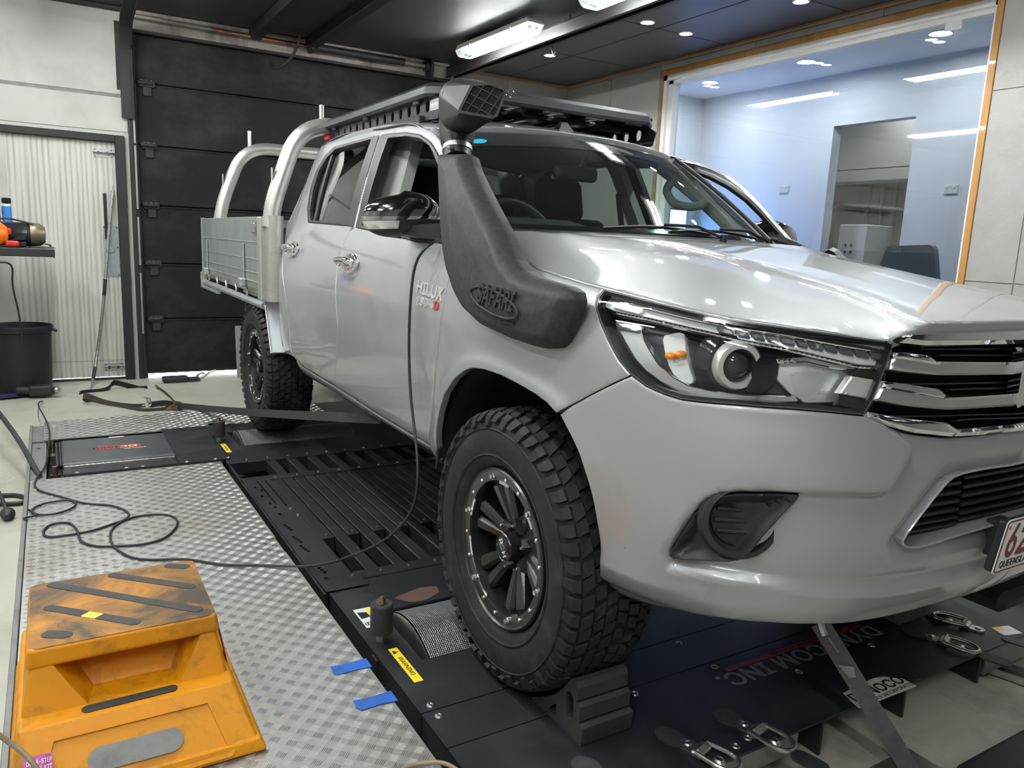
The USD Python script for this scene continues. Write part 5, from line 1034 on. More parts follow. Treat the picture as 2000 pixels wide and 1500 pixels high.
# ---------------------------------------------------------------- wheels (built for the right side: outside faces -y)
TR = .405
def make_wheel(loc):
    w = node('wheel', truck); UsdGeom.Xformable(w).AddTransformOp().Set(Gf.Matrix4d(np.vstack([np.eye(4)[:3], [*loc, 1]]).tolist()))
    RC = TR - .011
    prof = [(.222, -.095), (.236, -.103), (.240, -.112), (.262, -.128), (.300, -.136), (.335, -.135), (.362, -.129), (.380, -.118), (RC - .003, -.104), (RC, -.085), (RC + .001, 0), (RC, .085), (RC - .003, .104), (.380, .118), (.362, .129), (.300, .136), (.262, .128), (.240, .112), (.222, .095)]
    ty = obj('tyre', [lathe(prof, 120, 'y'), lathe([(.268, -.1305), (.272, -.1345), (.276, -.132)], 120, 'y'), lathe([(.345, -.134), (.348, -.1365), (.351, -.133)], 120, 'y')], 'tyre_rubber', w, smooth=50)
    N = 54; V, F = [], []; cube = trimesh.convex.convex_hull
    rows = [(-.108, -.076, 0.0, 1), (-.071, -.040, .5, 0), (-.035, -.003, .1, 0), (.003, .035, .6, 0), (.040, .071, .15, 0), (.076, .108, .5, -1)]
    for i in range(N):
        for y0, y1, ph, sd in rows:
            a0 = (i + ph) * 2 * PI / N; wd = 2 * PI / N * (.74 if (i % 2 or not sd) else .80); sk_ = .018 * (1 if y0 < 0 else -1) + (.010 if i % 2 else -.004)
            P = []
            for r, g in ((RC - .004, 1.0), (TR, .90)):
                for a, s in ((-.5, -1), (.5, -1), (.5, 1), (-.5, 1)):
                    yy = (y0 if s < 0 else y1); yy = (y0 + y1) / 2 + (yy - (y0 + y1) / 2) * (.5 + .5 * g); rr = r - (.006 if abs(yy) > .095 and r > RC else 0)
                    an = a0 + a * wd * g + sk_ * (1 if s > 0 else -1) * .8 + (.012 * math.sin(i * 2.1))
                    P.append((rr * math.cos(an), yy, rr * math.sin(an)))
            k = len(V) * 8; V.append(P); f = [(0, 1, 5), (0, 5, 4), (1, 2, 6), (1, 6, 5), (2, 3, 7), (2, 7, 6), (3, 0, 4), (3, 4, 7), (4, 5, 6), (4, 6, 7)]; F += [tuple(k + q for q in t) for t in f]
        for sd in (-1, 1):                       # shoulder lugs running down the sidewall
            a0 = i * 2 * PI / N; wd = 2 * PI / N * .66; lo = .352 if i % 2 else .366; P = []
            for (r, y) in ((lo, .1315), (.381, .1225), (RC - .002, .106)):
                for a in (-.5, .5):
                    for d in (0, .0095):
                        an = a0 + a * wd * (.8 if r < .37 else 1.0) + (.02 if r < .37 else 0); P.append(((r + d * .6) * math.cos(an), sd * (y - .004 + d * 1.3), (r + d * .6) * math.sin(an)))
            h = trimesh.convex.convex_hull(np.array(P)); k = sum(len(v) for v in V) if False else len(V) * 8
            lugs.append(h)
    tread = cat_([T(np.array(V).reshape(-1, 3), np.array(F))] + lugs); tread.fix_normals() if False else None
    obj('tread_blocks', tread, 'tyre_rubber', ty, 'all terrain tread blocks and shoulder lugs', kind='stuff', smooth=False)
    def arc_text(s, r, a0, h, flipd=False):
        ang = a0
        for ch in s:
            if ch == ' ': ang -= .05; continue
            t = text(ch, h, .0022, True); wch = t.bounds[1, 0]; t.apply_translation([-wch / 2, -h / 2, 0]); ang -= wch / 2 / r
            rad = np.array([math.cos(ang), 0, math.sin(ang)]); tan = np.array([math.sin(ang), 0, -math.cos(ang)])
            obj('raised_letter', orient(t, tan, rad, (0, -1, 0), rad * r + np.array([0, -.1338, 0])), 'tyre_rubber', ty, smooth=False); ang -= wch / 2 / r + .010
    arc_text('A/T', .312, .50, .034); arc_text('TWO', .308, -1.35, .030)
    # rim: barrel, bead ring with eighteen studs, six pairs of spokes
    rim = obj('rim', [lathe([(.236, -.100), (.2335, -.118), (.229, -.122), (.226, -.117), (.222, -.114), (.196, -.112), (.193, -.104), (.190, -.06), (.186, .02), (.186, .095), (.222, .10), (.236, .105)], 96, 'y'), lathe([(0, .02), (.186, .02)], 48, 'y')], 'wheel_black', w, 'gloss black alloy rim', smooth=35)
    obj('brake_disc', [lathe([(.0, -.01), (.145, -.01), (.145, .012), (0, .012)], 60, 'y'), box((-.05, -.03, .08), (.09, .015, .165), .01)], 'steel', w, 'brake disc behind the spokes')
    ph = 1.8506
    for i in range(18):
        a = ph - i * PI / 9; c, s = math.cos(a), math.sin(a); big = i % 3 == 0
        p = np.array([.207 * c, -.113, .207 * s])
        if big: obj('bead_bolt', [bolt(p, (0, -1, 0), .0078, .011), lathe([(.0095, 0), (.0095, -.003), (.004, -.003)], 16, 'y', p)], 'zinc_bolt', rim, 'large hex bolt of the bead ring')
        else: obj('bead_bolt', lathe([(0, -.006), (.004, -.0055), (.0058, -.003), (.0058, 0)], 14, 'y', p), 'zinc_bolt', rim)
    for i, (a0, a1) in enumerate(((-1.30, -.98), (-2.35, -1.95), (2.62, 2.95), (-2.98, -2.66), (.62, .86), (1.70, 1.42))):
        aa_ = np.linspace(a0, a1, 10); ring_ = sg.Polygon(np.vstack([np.stack([.198 * np.cos(aa_), .198 * np.sin(aa_)], 1), np.stack([.188 * np.cos(aa_[::-1]), .188 * np.sin(aa_[::-1])], 1)]))
        obj('machined_edge', orient(prism(ring_, .004), (1, 0, 0), (0, 0, 1), (0, -1, 0), (0, -.1085, 0)), 'chrome', rim, 'bright machined rim edge', smooth=False)
    sp = obj('spokes', [lathe([(.0, -.060), (.088, -.060), (.096, -.05), (.100, .0), (0, .0)], 48, 'y')], 'wheel_black', w, 'hub disc that carries the spokes')
    for i in range(6):
        for o in (-.17, .17):
            a = ph - i * PI / 3 + o; c, s = math.cos(a), math.sin(a); R = np.array([c, 0, s]); Tn = np.array([-s, 0, c]); Yo = np.array([0, -1, 0])
            P = []
            for r, wv, y1, y0 in ((.070, .030, .066, .02), (.125, .036, .082, .02), (.178, .046, .094, .02), (.198, .034, .086, .02)):
                P += [R * r + Tn * k * wv / 2 + Yo * (y1 - .010) for k in (-1, 1)] + [R * r + Tn * k * wv * .26 + Yo * y1 for k in (-1, 1)] + [R * r + Tn * k * wv / 2 + Yo * y0 for k in (-1, 1)]
            obj('spoke', hullpts(P), 'wheel_black', sp, smooth=False)
    for i in range(6):
        a = ph - i * PI / 3 + PI / 6; c, s = math.cos(a), math.sin(a); R = np.array([c, 0, s]); Tn = np.array([-s, 0, c])
        obj('lug', hullpts([R * .048 + [0, -.07, 0] + Tn * .020, R * .048 + [0, -.07, 0] - Tn * .020, R * .094 + [0, -.056, 0], R * .07 + [0, -.085, 0], R * .06 + Tn * .024 + [0, -.05, 0], R * .06 - Tn * .024 + [0, -.05, 0]]), 'wheel_black', sp, smooth=False)
        obj('wheel_stud', lathe([(0, -.0885), (.004, -.088), (.005, -.08)], 12, 'y', R * .07), 'zinc_bolt', sp)
    hc = obj('hub_cap', lathe([(0, -.108), (.030, -.107), (.038, -.103), (.042, -.096), (.044, -.05)], 40, 'y'), 'black_gloss', w, 'black centre cap', smooth=30)
    obj('cap_ring', lathe([(.0385, -.104), (.0405, -.106), (.0425, -.103)], 40, 'y'), 'wheel_black', hc)
    t = text('ROH', .019, .0012, True); t.apply_translation([-t.bounds[1, 0] / 2, -.0095, 0]); ra = -1.02
    obj('lettering', orient(t, (math.cos(ra), 0, math.sin(ra)), (-math.sin(ra), 0, math.cos(ra)), (0, -1, 0), (0, -.1065, 0)), 'chrome', hc, 'chrome maker lettering', smooth=False)
    return w
lugs = []
YW = -.805
w0 = make_wheel((0, YW, TR))
for x, s in ((-3.085, 1), (0, -1), (-3.085, -1)):
    m = np.eye(4); m[:3, 3] = (x, YW * s, TR + (.041 if x < -1 else 0))
    if s < 0: m[:3, :3] = np.diag([-1, -1, 1])
    c = UsdGeom.Xform.Define(stage, numbered(pth(truck), 'wheel')); c.GetPrim().GetReferences().AddInternalReference(w0.GetPath())
    UsdGeom.Xformable(c).ClearXformOpOrder(); c.AddTransformOp(opSuffix='at').Set(Gf.Matrix4d(m.T.tolist()))

# ---------------------------------------------------------------- roof rack
rk = node('roof_rack', truck)
RX0, RX1, RW, RZ = -2.715, -1.187, .618, 1.917
def loop(g): c = np.array(g.exterior.coords)[:-1]; return c
fr_ = sg.box(RX0 + .03, -RW + .03, RX1 - .03, RW - .03).buffer(.03, quad_segs=6)
fr_ = sg.Polygon([(RX0, -RW), (RX1 - .10, -RW), (RX1, -RW + .10), (RX1, RW - .10), (RX1 - .10, RW), (RX0, RW)]).buffer(-.03).buffer(.03, quad_segs=6)
base_ = loop(fr_.segmentize(.2)); cen = base_.mean(0)
def inset(d): 
    n = np.roll(base_, -1, 0) - np.roll(base_, 1, 0); n = np.stack([n[:, 1], -n[:, 0]], 1); n /= np.linalg.norm(n, axis=1, keepdims=True)
    s = np.sign(((base_ - cen) * n).sum(1).mean()); return base_ - n * s * d
prof_ = [(.012, -.060), (.0, -.050), (.004, -.022), (.030, -.002), (.046, 0), (.050, -.010), (.040, -.050), (.036, -.060)]
rings_ = np.array([np.column_stack([inset(d), np.full(len(base_), RZ + z)]) for d, z in prof_ + prof_[:1]])
obj('rim', skin(rings_, caps=False), 'rack_black', rk, smooth=25)
for y in (-.47, -.235, 0, .235, .47):
    obj('plank', [box((RX0 + .04, y - .098, RZ - .035), (RX1 - .04, y + .098, RZ - .020), .003), box((RX0 + .04, y - .008, RZ - .05), (RX1 - .04, y + .008, RZ - .035), .002)], 'rack_black', rk)
    obj('plank_bracket', box((RX1 - .070, y - .05, RZ - .062), (RX1 - .045, y + .05, RZ - .056), .002), 'vinyl_grey' if y > -.3 and y < .4 else 'rack_black', rk)
for x in (-2.55, -2.05, -1.42): obj('cross_bar', box((x - .03, -.60, RZ - .075), (x + .03, .60, RZ - .048), .006), 'rack_black', rk)
z0_, z1_ = 1.775, 1.865
sp_ = sg.Polygon([(-2.70, z0_ + .01), (-2.70, z1_), (-1.27, z1_), (-1.20, z1_ - .035), (-1.225, z0_ - .01), (-1.5, z0_), (-2.2, z0_ + .02)]).buffer(-.01).buffer(.01)
hs = [( -1.33 - .098 * k, .0255 - .0008 * k) for k in range(14)]
sp_ = ops.unary_union([sp_.difference(sg.Point(x, 1.818 + .0005 * i).buffer(r)) if False else sp_ for i, (x, r) in enumerate(hs)])
for i, (x, r) in enumerate(hs): sp_ = sp_.difference(affinity.scale(sg.Point(x, 1.826).buffer(r), .82, 1.05))
for s in (-1, 1):
    obj('side_rail', orient(prism(sp_, .006), (1, 0, 0), (0, 0, 1), (0, -1, 0), (0, s * .575, 0)), 'rack_black', rk, 'perforated side rail', smooth=False)
    for x in (-2.5, -1.9, -1.4): obj('rail_foot', box((x - .04, s * .575 - .03, 1.755), (x + .04, s * .575 + .03, 1.79), .004), 'rack_black', rk)
lb = obj('label_plate', box((-1.30, -.5835, 1.80), (-1.215, -.5815, 1.845), .0005), 'vinyl_grey', rk, 'grey maker label on the side rail')
tt = text('RHINO-RACK', .010, .0008, True); tt.apply_scale([.078 / tt.bounds[1, 0], 1, 1]); obj('lettering', orient(tt, (1, 0, 0), (0, 0, 1), (0, -1, 0), (-1.297, -.5835, 1.818)), 'vinyl_white', lb, smooth=False)
obj('front_foot', hullpts([(-1.16, y, z) for y in (-.03, .09) for z in (1.745,)] + [(-1.26, y, 1.75) for y in (-.03, .09)] + [(-1.20, .02, 1.815), (-1.20, .05, 1.815), (-1.23, .03, 1.82)]), 'rack_black', rk)
obj('tow_light', [rbox((-2.72, -.60, 1.80), (-2.66, -.53, 1.83), .01)], 'red_plastic', rk, 'small red lens at the rear corner of the rack')

# ---------------------------------------------------------------- aluminium tray
tr = node('tray', truck)
TY, TX0, TX1 = .93, -4.83, -2.78
zt = 1.345
obj('floor', box((TX0, -.91, .90), (TX1, .91, .94)), 'aluminium', tr)
for s in (-1, 1):
    ds = obj('drop_side', [box((TX0, s * TY - .012, .935), (TX1 - .01, s * TY + .012, 1.36), .004)], 'tray_sheet', tr, 'weathered drop side')
    for z in (1.21, 1.11, 1.03, .975): obj('rib', box((TX0, s * (TY + .012), z), (TX1 - .01, s * (TY + .016), z + .005), .001), 'aluminium', ds)
    obj('end_strip', box((TX0 - .004, s * TY - .016, .82), (TX0 + .03, s * TY + .018, 1.365), .003), 'aluminium', ds)
    for x in (-4.55, -3.25):
        lt = obj('latch', [box((x - .012, s * (TY + .014), .98), (x + .012, s * (TY + .024), 1.20), .004)], 'galvanised', ds, 'grey drop side latch')
        obj('latch_hook', [box((x - .05, s * (TY + .012), .93), (x + .04, s * (TY + .05), .985), .008), cyl(.012, (x - .05, s * (TY + .03), .95), (x + .05, s * (TY + .03), .95), 10)], 'galvanised', lt)
    obj('pin_lock', [box((TX1 - .22, s * (TY + .012), 1.28), (TX1 - .02, s * (TY + .03), 1.31), .004), cyl(.012, (TX1 - .20, s * (TY + .02), 1.27), (TX1 - .20, s * (TY + .02), 1.335), 8), box((TX1 - .14, s * (TY + .014), 1.265), (TX1 - .06, s * (TY + .045), 1.325), .006)], 'steel', ds)
    obj('rope_rail', [tube([(TX0 + .02, s * TY, .86), (TX1, s * TY, .85)], .022, 12)] + [tube(fillet([(x, s * TY, .862), (x + .03, s * TY, .89), (x + .0, s * TY, .935)], .02), .008, 8) for x in np.linspace(TX0 + .2, TX1 - .15, 6)], 'galvanised', tr, 'round rope rail under the drop side')
    obj('under_rail', [box((TX0, s * TY - .03, .815), (TX1 - 1.35, s * TY, .835), .003), box((TX0, s * TY - .03, .82), (TX0 + .025, s * TY, .94), .003)], 'aluminium', tr)
    pst = obj('headboard_post', [box((TX1 - .005, s * TY - .04, .885), (TX1 + .075, s * TY + .018, zt + .012), .006), cyl(.05, (TX1 + .10, s * (TY - .035), .885), (TX1 + .10, s * (TY - .035), zt + .02), 24)], 'aluminium', tr, 'pale aluminium headboard post')
    for z in (1.0, .97, .93, .90): obj('rivet', bolt((TX1 - .0, s * (TY + .018), z), (0, s, 0), .008, .006, 10), 'steel', pst)
hb1 = [at(*p, x=TX1 + .09) for p in ((528, 440), (534, 395), (568, 292), (584, 258), (612, 243.5), (652, 248))]
hb2 = [at(*p, x=-4.35) for p in ((427, 430), (436, 392), (466, 312), (486, 293), (515, 292), (620, 301))]
for nm, hb, xx in (('main', hb1, TX1 + .09), ('rear', hb2, -4.35)):
    p = np.array(hb); top = p[-1, 2]; pts = [np.array([xx, p[0, 1], zt - .05]), p[1], p[2] * .5 + np.array([xx, p[3, 1], top + 0]) * .5 if False else p[2], np.array([xx, p[4, 1] - .03, top]), ]
    A0, A1 = p[1], p[2]; d = (A1 - A0) / np.linalg.norm(A1 - A0); k = (top - A0[2]) / d[2]; corner = A0 + d * k
    path = fillet([np.array([xx, p[0, 1], 1.30]), A0, corner, corner * [1, 0, 1], ], .20, 9)
    full = np.vstack([path, (path * [1, -1, 1])[::-1][1:]])
    obj('headboard_hoop' if nm == 'main' else 'rear_hoop', tube(full, .047 if nm == 'main' else .045, 24), 'aluminium', tr, 'bent aluminium tube hoop')
    for s in (-1, 1):
        q_ = at(628, 205, x=xx) if nm == 'main' else at(487, 256, x=xx); yy = s * abs(q_[1]); obj('stake', cyl(.014, (xx, yy, top - .05), (xx, yy, q_[2]), 12), 'aluminium', tr, 'upright stake on the hoop')
    obj('gauge_mark', [box((xx - .02, A0[1] * .6 + A1[1] * .4 - .047, A0[2] * .6 + A1[2] * .4), (xx + .02, A0[1] * .6 + A1[1] * .4 - .044, A0[2] * .6 + A1[2] * .4 + .07))], 'vinyl_grey', tr)
hbp = obj('headboard', [box((TX1 + .02, -.86, .94), (TX1 + .05, .86, 1.29)), box((TX1 + .0, -.88, 1.28), (TX1 + .07, .88, 1.345), .02)], 'aluminium', tr)
for z in (1.0, 1.06, 1.12, 1.18, 1.24): obj('slat_line', box((TX1 + .05, -.86, z), (TX1 + .055, .86, z + .006)), 'tray_sheet', hbp)
stk = obj('maker_label', box((TX1 + .05, -.80, 1.17), (TX1 + .053, -.70, 1.25)), 'vinyl_white', hbp, 'blue and white label on the headboard')
obj('label_mark', lathe([(0, .0545), (.02, .0545), (.02, .053)], 20, 'x', (TX1, -.765, 1.215)), 'can_blue', stk)
obj('tail_board', box((TX0 - .02, -.91, .93), (TX0, .91, 1.35), .003), 'tray_sheet', tr)
# guards over the rear wheels
for s in (-1, 1):
    def gp_(p): return [(x, s * y, z) for x, y, z in p]
    e0, e1 = np.array([-2.80, .93, .90]), np.array([-2.655, .93, .592])
    gm = hullpts(gp_([e0, e1, e0 - [0, .36, 0], e1 - [0, .36, 0], e0 - [.012, 0, 0], e1 - [.012, 0, 0], e0 - [.012, .36, 0], e1 - [.012, .36, 0]]))
    g_ = obj('mudguard', gm, 'guard_white', tr, 'white painted front flap of the rear mudguard')
    obj('guard_lip', tube(gp_([e0 + [.004, 0, 0], e1 + [.004, 0, 0], e1 - [-.004, .36, 0]]), .006, 8), 'aluminium', g_)
    obj('slot', [hullpts(gp_([e1 + [.002, -.10 - a, .022 + b] for a in (0, .03) for b in (0, .008)] + [e1 + [-.004, -.10 - a, .022 + b] for a in (0, .03) for b in (0, .008)]))], 'void_black', g_)
    obj('mudguard', [hullpts(gp_([(x, y, z) for x, z in ((-3.42, .90), (-3.52, .62), (-3.43, .90), (-3.53, .62)) for y in (.90, .57)])), box(gp_([(-3.42, .57, .885)])[0], gp_([(-2.80, .92, .90)])[0])], 'frame_grey', tr, 'grey rear half of the mudguard')
    obj('mud_flap', hullpts(gp_([(x, y, z) for x, z in ((-3.60, .64), (-3.56, .29), (-3.61, .64), (-3.57, .29)) for y in (.94, .66)])), 'vinyl_grey', tr, 'pale stained mud flap')
# ================================================================ yellow step stool
def rhull(rects, r=.02):
    """rounded hull through rectangles (x0, x1, y0, y1, z)"""
    s = trimesh.creation.icosphere(2, r).vertices; P = []
    for x0, x1, y0, y1, z, in rects:
        for x in (x0 + r, x1 - r):
            for y in (y0 + r, y1 - r): P.append(s + [x, y, z])
    return trimesh.convex.convex_hull(np.vstack(P))
def m3(t): return manifold3d.Manifold(manifold3d.Mesh(np.asarray(t.vertices, np.float32), np.asarray(t.faces, np.uint32)))
zb = -.0095
stl = thing('step_stool', 'grubby yellow plastic step stool with black grip strips on the walkway', 'step stool')
low = rhull([(-.66, .012, -2.134, -1.60, zb + .014), (-.635, -.098, -2.120, -1.637, .113)], .014)
foot = rhull([(-.672, .022, -2.141, -1.59, zb + .008), (-.666, .014, -2.136, -1.598, zb + .024)], .008)
upp = rhull([(-.630, -.150, -2.112, -1.645, .11), (-.602, -.208, -2.088, -1.664, .225)], .012)
rec = trimesh.convex.convex_hull([(-.05, -1.99, .125), (-.05, -1.75, .125), (-.24, -1.955, .128), (-.24, -1.775, .128), (-.10, -2.055, .222), (-.10, -1.69, .222), (-.33, -2.02, .224), (-.33, -1.72, .224)])
side_cut = rhull([(-.52, -.20, -1.64, -1.4, .03), (-.50, -.22, -1.66, -1.4, .09)], .01)
man = m3(low) + m3(foot) + m3(upp) - m3(rec)
frame_cut = None
# raised frame and hand hole on the front face
F0, F1 = np.array([-.098, 0, .113]), np.array([.010, 0, .003]); up_ = (F0 - F1) / np.linalg.norm(F0 - F1); nrm = np.cross([0, 1.0, 0], up_); nrm *= np.sign(nrm[0]); fo_ = np.array([-.044, -1.878, .058]) + nrm * .0095
fr3 = orient(prism(sg.Polygon([(-.20, -.075), (.20, -.075), (.165, .050), (-.165, .050)]).buffer(.012).difference(sg.Polygon([(-.20, -.075), (.20, -.075), (.165, .050), (-.165, .050)]).buffer(.002)), .010, -.008), (0, 1, 0), up_, nrm, fo_)
man = man + m3(fr3)
obj('body', man2t(man), 'stool_yellow', stl, smooth=40)
obj('top_tread', cat_([rhull([(-.608, -.200, -2.096, -1.656, .232), (-.604, -.204, -2.092, -1.660, .258)], .012)]), 'stool_yellow', stl, 'thick top slab', smooth=45)
obj('tread_surface', prism(sg.box(-.606 + .03, -2.094 + .03, -.203 - .03, -1.659 - .03).buffer(.024, quad_segs=8), .0006, .2695), 'stool_dirty', stl, 'worn dirty tread surface', smooth=False)
def strip(a, b, w=.030, z=.2701, gap=None, parent=stl, ext=.0):
    A, Bq = at(*Q([a], 0, 1080, 3.571)[0], z=z), at(*Q([b], 0, 1080, 3.571)[0], z=z); d = (Bq - A)[:2]; L_ = np.linalg.norm(d); d /= L_
    g = sg.LineString([(-L_ / 2 + w / 2, 0), (L_ / 2 - w / 2, 0)]).buffer(w / 2, quad_segs=10)
    if gap: g = g.difference(sg.Polygon([(L_ * (gap[0] - .5) - .004, -.1), (L_ * (gap[1] - .5) - .008, -.1), (L_ * (gap[1] - .5) + .008, .1), (L_ * (gap[0] - .5) + .01, .1)]))
    obj('grip_strip', orient(prism(g, .0012), (d[0], d[1], 0), (-d[1], d[0], 0), (0, 0, 1), (A + Bq) / 2 + [0, 0, .0]), 'rubber', parent, smooth=False); return (A + Bq) / 2, d
strip((1150, 88), (1322, 98)); strip((762, 152), (1362, 240)); strip((338, 218), (1410, 402)); cg, dg = strip((314, 378), (975, 490), gap=(.42, .58)); strip((294, 565), (502, 575), .036)
obj('repair_patch', orient(box((-.034, -.014, 0), (.030, .014, .0009), .0003), (dg[0], dg[1], 0), (-dg[1], dg[0], 0), (0, 0, 1), cg), 'vinyl_yellow', stl, 'clean yellow gap in a torn strip')
strip((566, 1100), (1240, 935), .030, .1275)
obj('hand_hole', orient(prism(stadium(.205, .055), .0015), (0, 1, 0), up_, nrm, fo_ + up_ * -.012 + [0, .0, 0]), 'frame_grey', stl, 'grey oval opening in the front face')
ps = obj('kit_sticker', orient(box((-.028, -.06, 0), (.028, .03, .001), .0003), (0, 1, 0), up_, nrm, fo_ + np.array([0, -.198, 0]) + nrm * .001), 'can_pink', stl, 'magenta sticker')
for s_, y in (('DOOR-STEP', .012), ('WHEEL KIT', -.003), ('OPTIONAL', -.016)):
    t = text(s_, .0092 if y > -.01 else .006, .0006, True); w = t.bounds[1, 0]; t.apply_translation([-w / 2 + .002, y, .001]); t.apply_scale([min(1, .050 / w), 1, 1]); obj('lettering', orient(t, (0, 1, 0), up_, nrm, fo_ + np.array([0, -.198, 0]) + nrm * .001), 'vinyl_white' if y > -.01 else 'ink_black', ps, smooth=False)
sN = np.array([0, .985, .17]); sX = np.array([-1.0, 0, 0]); sY = np.cross(sN, sX); so = np.array([-.262, -1.6425, .158])
cs2 = obj('caution_sticker', orient(box((-.028, -.062, 0), (.028, .058, .001), .0003), sX, sY, sN, so), 'can_pink', stl, 'red and white caution sticker')
cs2.SetCustomDataByKey('label', 'red and white caution sticker'); 
obj('white_panel', orient(box((-.022, -.035, .001), (.022, .030, .0014)), sX, sY, sN, so), 'vinyl_white', cs2)
fg = [sg.Point(.0, .018).buffer(.005), sg.LineString([(0, .014), (-.002, -.004), (-.010, -.022)]).buffer(.003), sg.LineString([(-.002, -.004), (.008, -.024)]).buffer(.003), sg.LineString([(-.012, .014), (0, .008), (.012, .0)]).buffer(.0022)]
obj('pictogram', orient(prism(ops.unary_union(fg), .0006, .0014), sX, sY, sN, so), 'ink_black', cs2, smooth=False)
t = text('CAUTION', .010, .0006, True); t.apply_translation([-t.bounds[1, 0] / 2, .038, .001]); obj('lettering', orient(t, sX, sY, sN, so), 'vinyl_white', cs2, smooth=False)

# ================================================================ cables and hoses
def px_path(pts, ox, oy, s, z): return [at(*p, z=z) for p in Q(pts, ox, oy, s)]
zc_ = -.006
g1 = px_path([(405, 300), (388, 430), (345, 580), (282, 690), (325, 742), (450, 780), (590, 820), (730, 850), (880, 860), (1000, 895), (1050, 935), (1030, 970), (900, 1020), (760, 1065), (640, 1090), (500, 1110), (400, 1118), (352, 1090), (370, 1050), (440, 1012), (530, 1002), (600, 1030), (635, 1085), (645, 1130), (700, 1175), (820, 1197), (950, 1193), (1150, 1180), (1300, 1145), (1400, 1080), (1445, 1010), (1420, 962), (1330, 936), (1200, 940), (1050, 970), (950, 1020), (905, 1070), (900, 1140), (930, 1200), (1000, 1252), (1120, 1296), (1300, 1303), (1500, 1300)], 0, 780, 4.167, zc_)
g1[0] = at(97, 852, z=.0); g1 = [at(92, 826, z=.0), at(83, 783, z=-.11)][::-1] + g1
air = [((430, 1102), -.006, None), ((510, 1104), -.006, None), ((590, 1106), .006, None), ((640, 1100), None, -1.15), ((700, 1080), None, -1.08), ((750, 1055), None, -1.04), ((790, 1018), None, -1.01), ((810, 980), None, -.995), ((816, 930), None, -.985), ((812, 860), None, -.965), ((803, 780), None, -.957), ((799, 700), None, -.955), ((801, 600), None, -.955), ((806, 545), None, -.952), ((815, 508), None, -.945), ((832, 484), None, -.93), ((846, 474), None, -.90)]
g1 += [at(*p, z=z) if z is not None else at(*p, y=y) for p, z, y in air]
g1 = np.array(g1); g1[:, 2] = np.maximum(g1[:, 2], np.where(g1[:, 0] < -3.9, -.115, -.007))
ct = thing('signal_cable', 'thin black cable looped on the walkway and hanging from the door mirror', 'cable')
sp1 = spline(g1, 420); sp1[:, 2] += .003 * np.sin(np.linspace(0, 60, 420)) * 0
obj('lead', tube(sp1, .0048, 8), 'cable_black', ct, smooth=60)
g2 = px_path([(218, 985), (245, 955), (292, 945), (262, 918), (270, 890), (330, 858), (450, 830), (560, 821), (612, 838), (608, 868), (530, 908), (420, 935), (320, 938), (265, 915), (228, 898)], 0, 780, 4.167, -.004)
obj('spare_cable', tube(spline(g2, 120), .0048, 8), 'cable_black', label='short loose end of black cable curled at the walkway edge', cat='cable', smooth=60)
h1 = [at(-30, 765, z=.15), at(0, 809, z=.10), at(36, 859, z=.04), at(60, 900, z=.0), at(80, 936, z=-.03)]
obj('black_hose', tube(spline(h1, 40), .014, 12), 'rubber', label='thick black hose running down into the open pit corner', cat='hose', smooth=60)
fz = ZF + .012
lp = thing('plug_lead', 'black lead with a heavy round plug on the concrete left of the walkway', 'cable')
obj('lead', tube(spline([at(*p, z=fz) for p in ((-30, 968), (0, 968), (25, 967), (44, 970), (53, 976), (46, 981), (20, 984), (-30, 985))], 60), .011, 10), 'cable_black', lp, smooth=60)
obj('drop', tube(spline([at(-8, 950, z=fz + .06), at(4, 975, z=fz + .04), at(13, 996, z=fz + .02)], 14), .009, 10), 'cable_black', lp, smooth=60)
pq = at(15, 1004, z=fz + .012); obj('plug', [lathe([(0, -.03), (.022, -.03), (.028, -.02), (.028, .012), (.022, .03), (.012, .05), (0, .05)], 28, 'x', pq), lathe([(.028, -.012), (.031, -.01), (.031, .0), (.028, .002)], 28, 'x', pq)], 'rubber', lp)
th = [at(-40, 1410, x=.10), at(0, 1437, x=.10), at(35, 1462, x=.115), at(62, 1488, x=.14), at(90, 1530, x=.16), (.28, -1.9, .03), (.36, -1.7, .0), at(770, 1530, z=-.002), at(789, 1501, z=-.002), at(827, 1491, z=-.002), at(868, 1491, z=.012), at(895, 1505, z=.012), (.42, -1.05, .012)]
obj('air_line', tube(spline(th, 160), .0055, 8), 'hose_tan', label='thin tan air line crossing the stool corner and the bottom edge', cat='hose', smooth=60)

# ================================================================ straps and chock
fs = thing('tie_down_strap', 'grey ratchet webbing running from under the bumper to the floor', 'strap')
A_, B_ = np.array([.585, -.25, .295]), np.array([.765, -.035, -.105]); path = np.array([A_ + (B_ - A_) * t for t in np.linspace(0, 1, 14)]); side = np.array([.65, .75, .0])
obj('webbing', ribbon(path, side, .050, .003), 'web_grey', fs); obj('floor_plate', box((.70, -.12, ZF), (.83, .06, ZF + .012), .004), 'steel', fs)
mid = A_ + (B_ - A_) * .30; d_ = (B_ - A_) / np.linalg.norm(B_ - A_); n_ = np.cross(d_, side); n_ /= np.linalg.norm(n_); n_ *= np.sign(n_[0]); s_ = np.cross(n_, d_)
obj('webbing_fold', [orient(hullpts([(-.02, -.018, .002), (.03, -.010, .002), (.034, .006, .004), (.004, .016, .003), (-.01, .0, .009), (.02, -.004, .010)]), d_, s_, n_, mid), orient(hullpts([(-.10, -.003, .002), (-.05, .003, .002), (-.075, .0, .005), (-.1, .002, .003), (-.05, -.002, .003)]), d_, s_, n_, mid)], 'vinyl_grey', fs, 'creased shiny fold in the webbing')
obj('hook', tube(fillet([A_ + [-.02, .02, .03], A_, A_ + [.01, .01, -.03]], .02), .012, 8), 'steel', fs)
ck = thing('wheel_chock', 'grooved black rubber chock in front of the near front wheel', 'wheel chock')
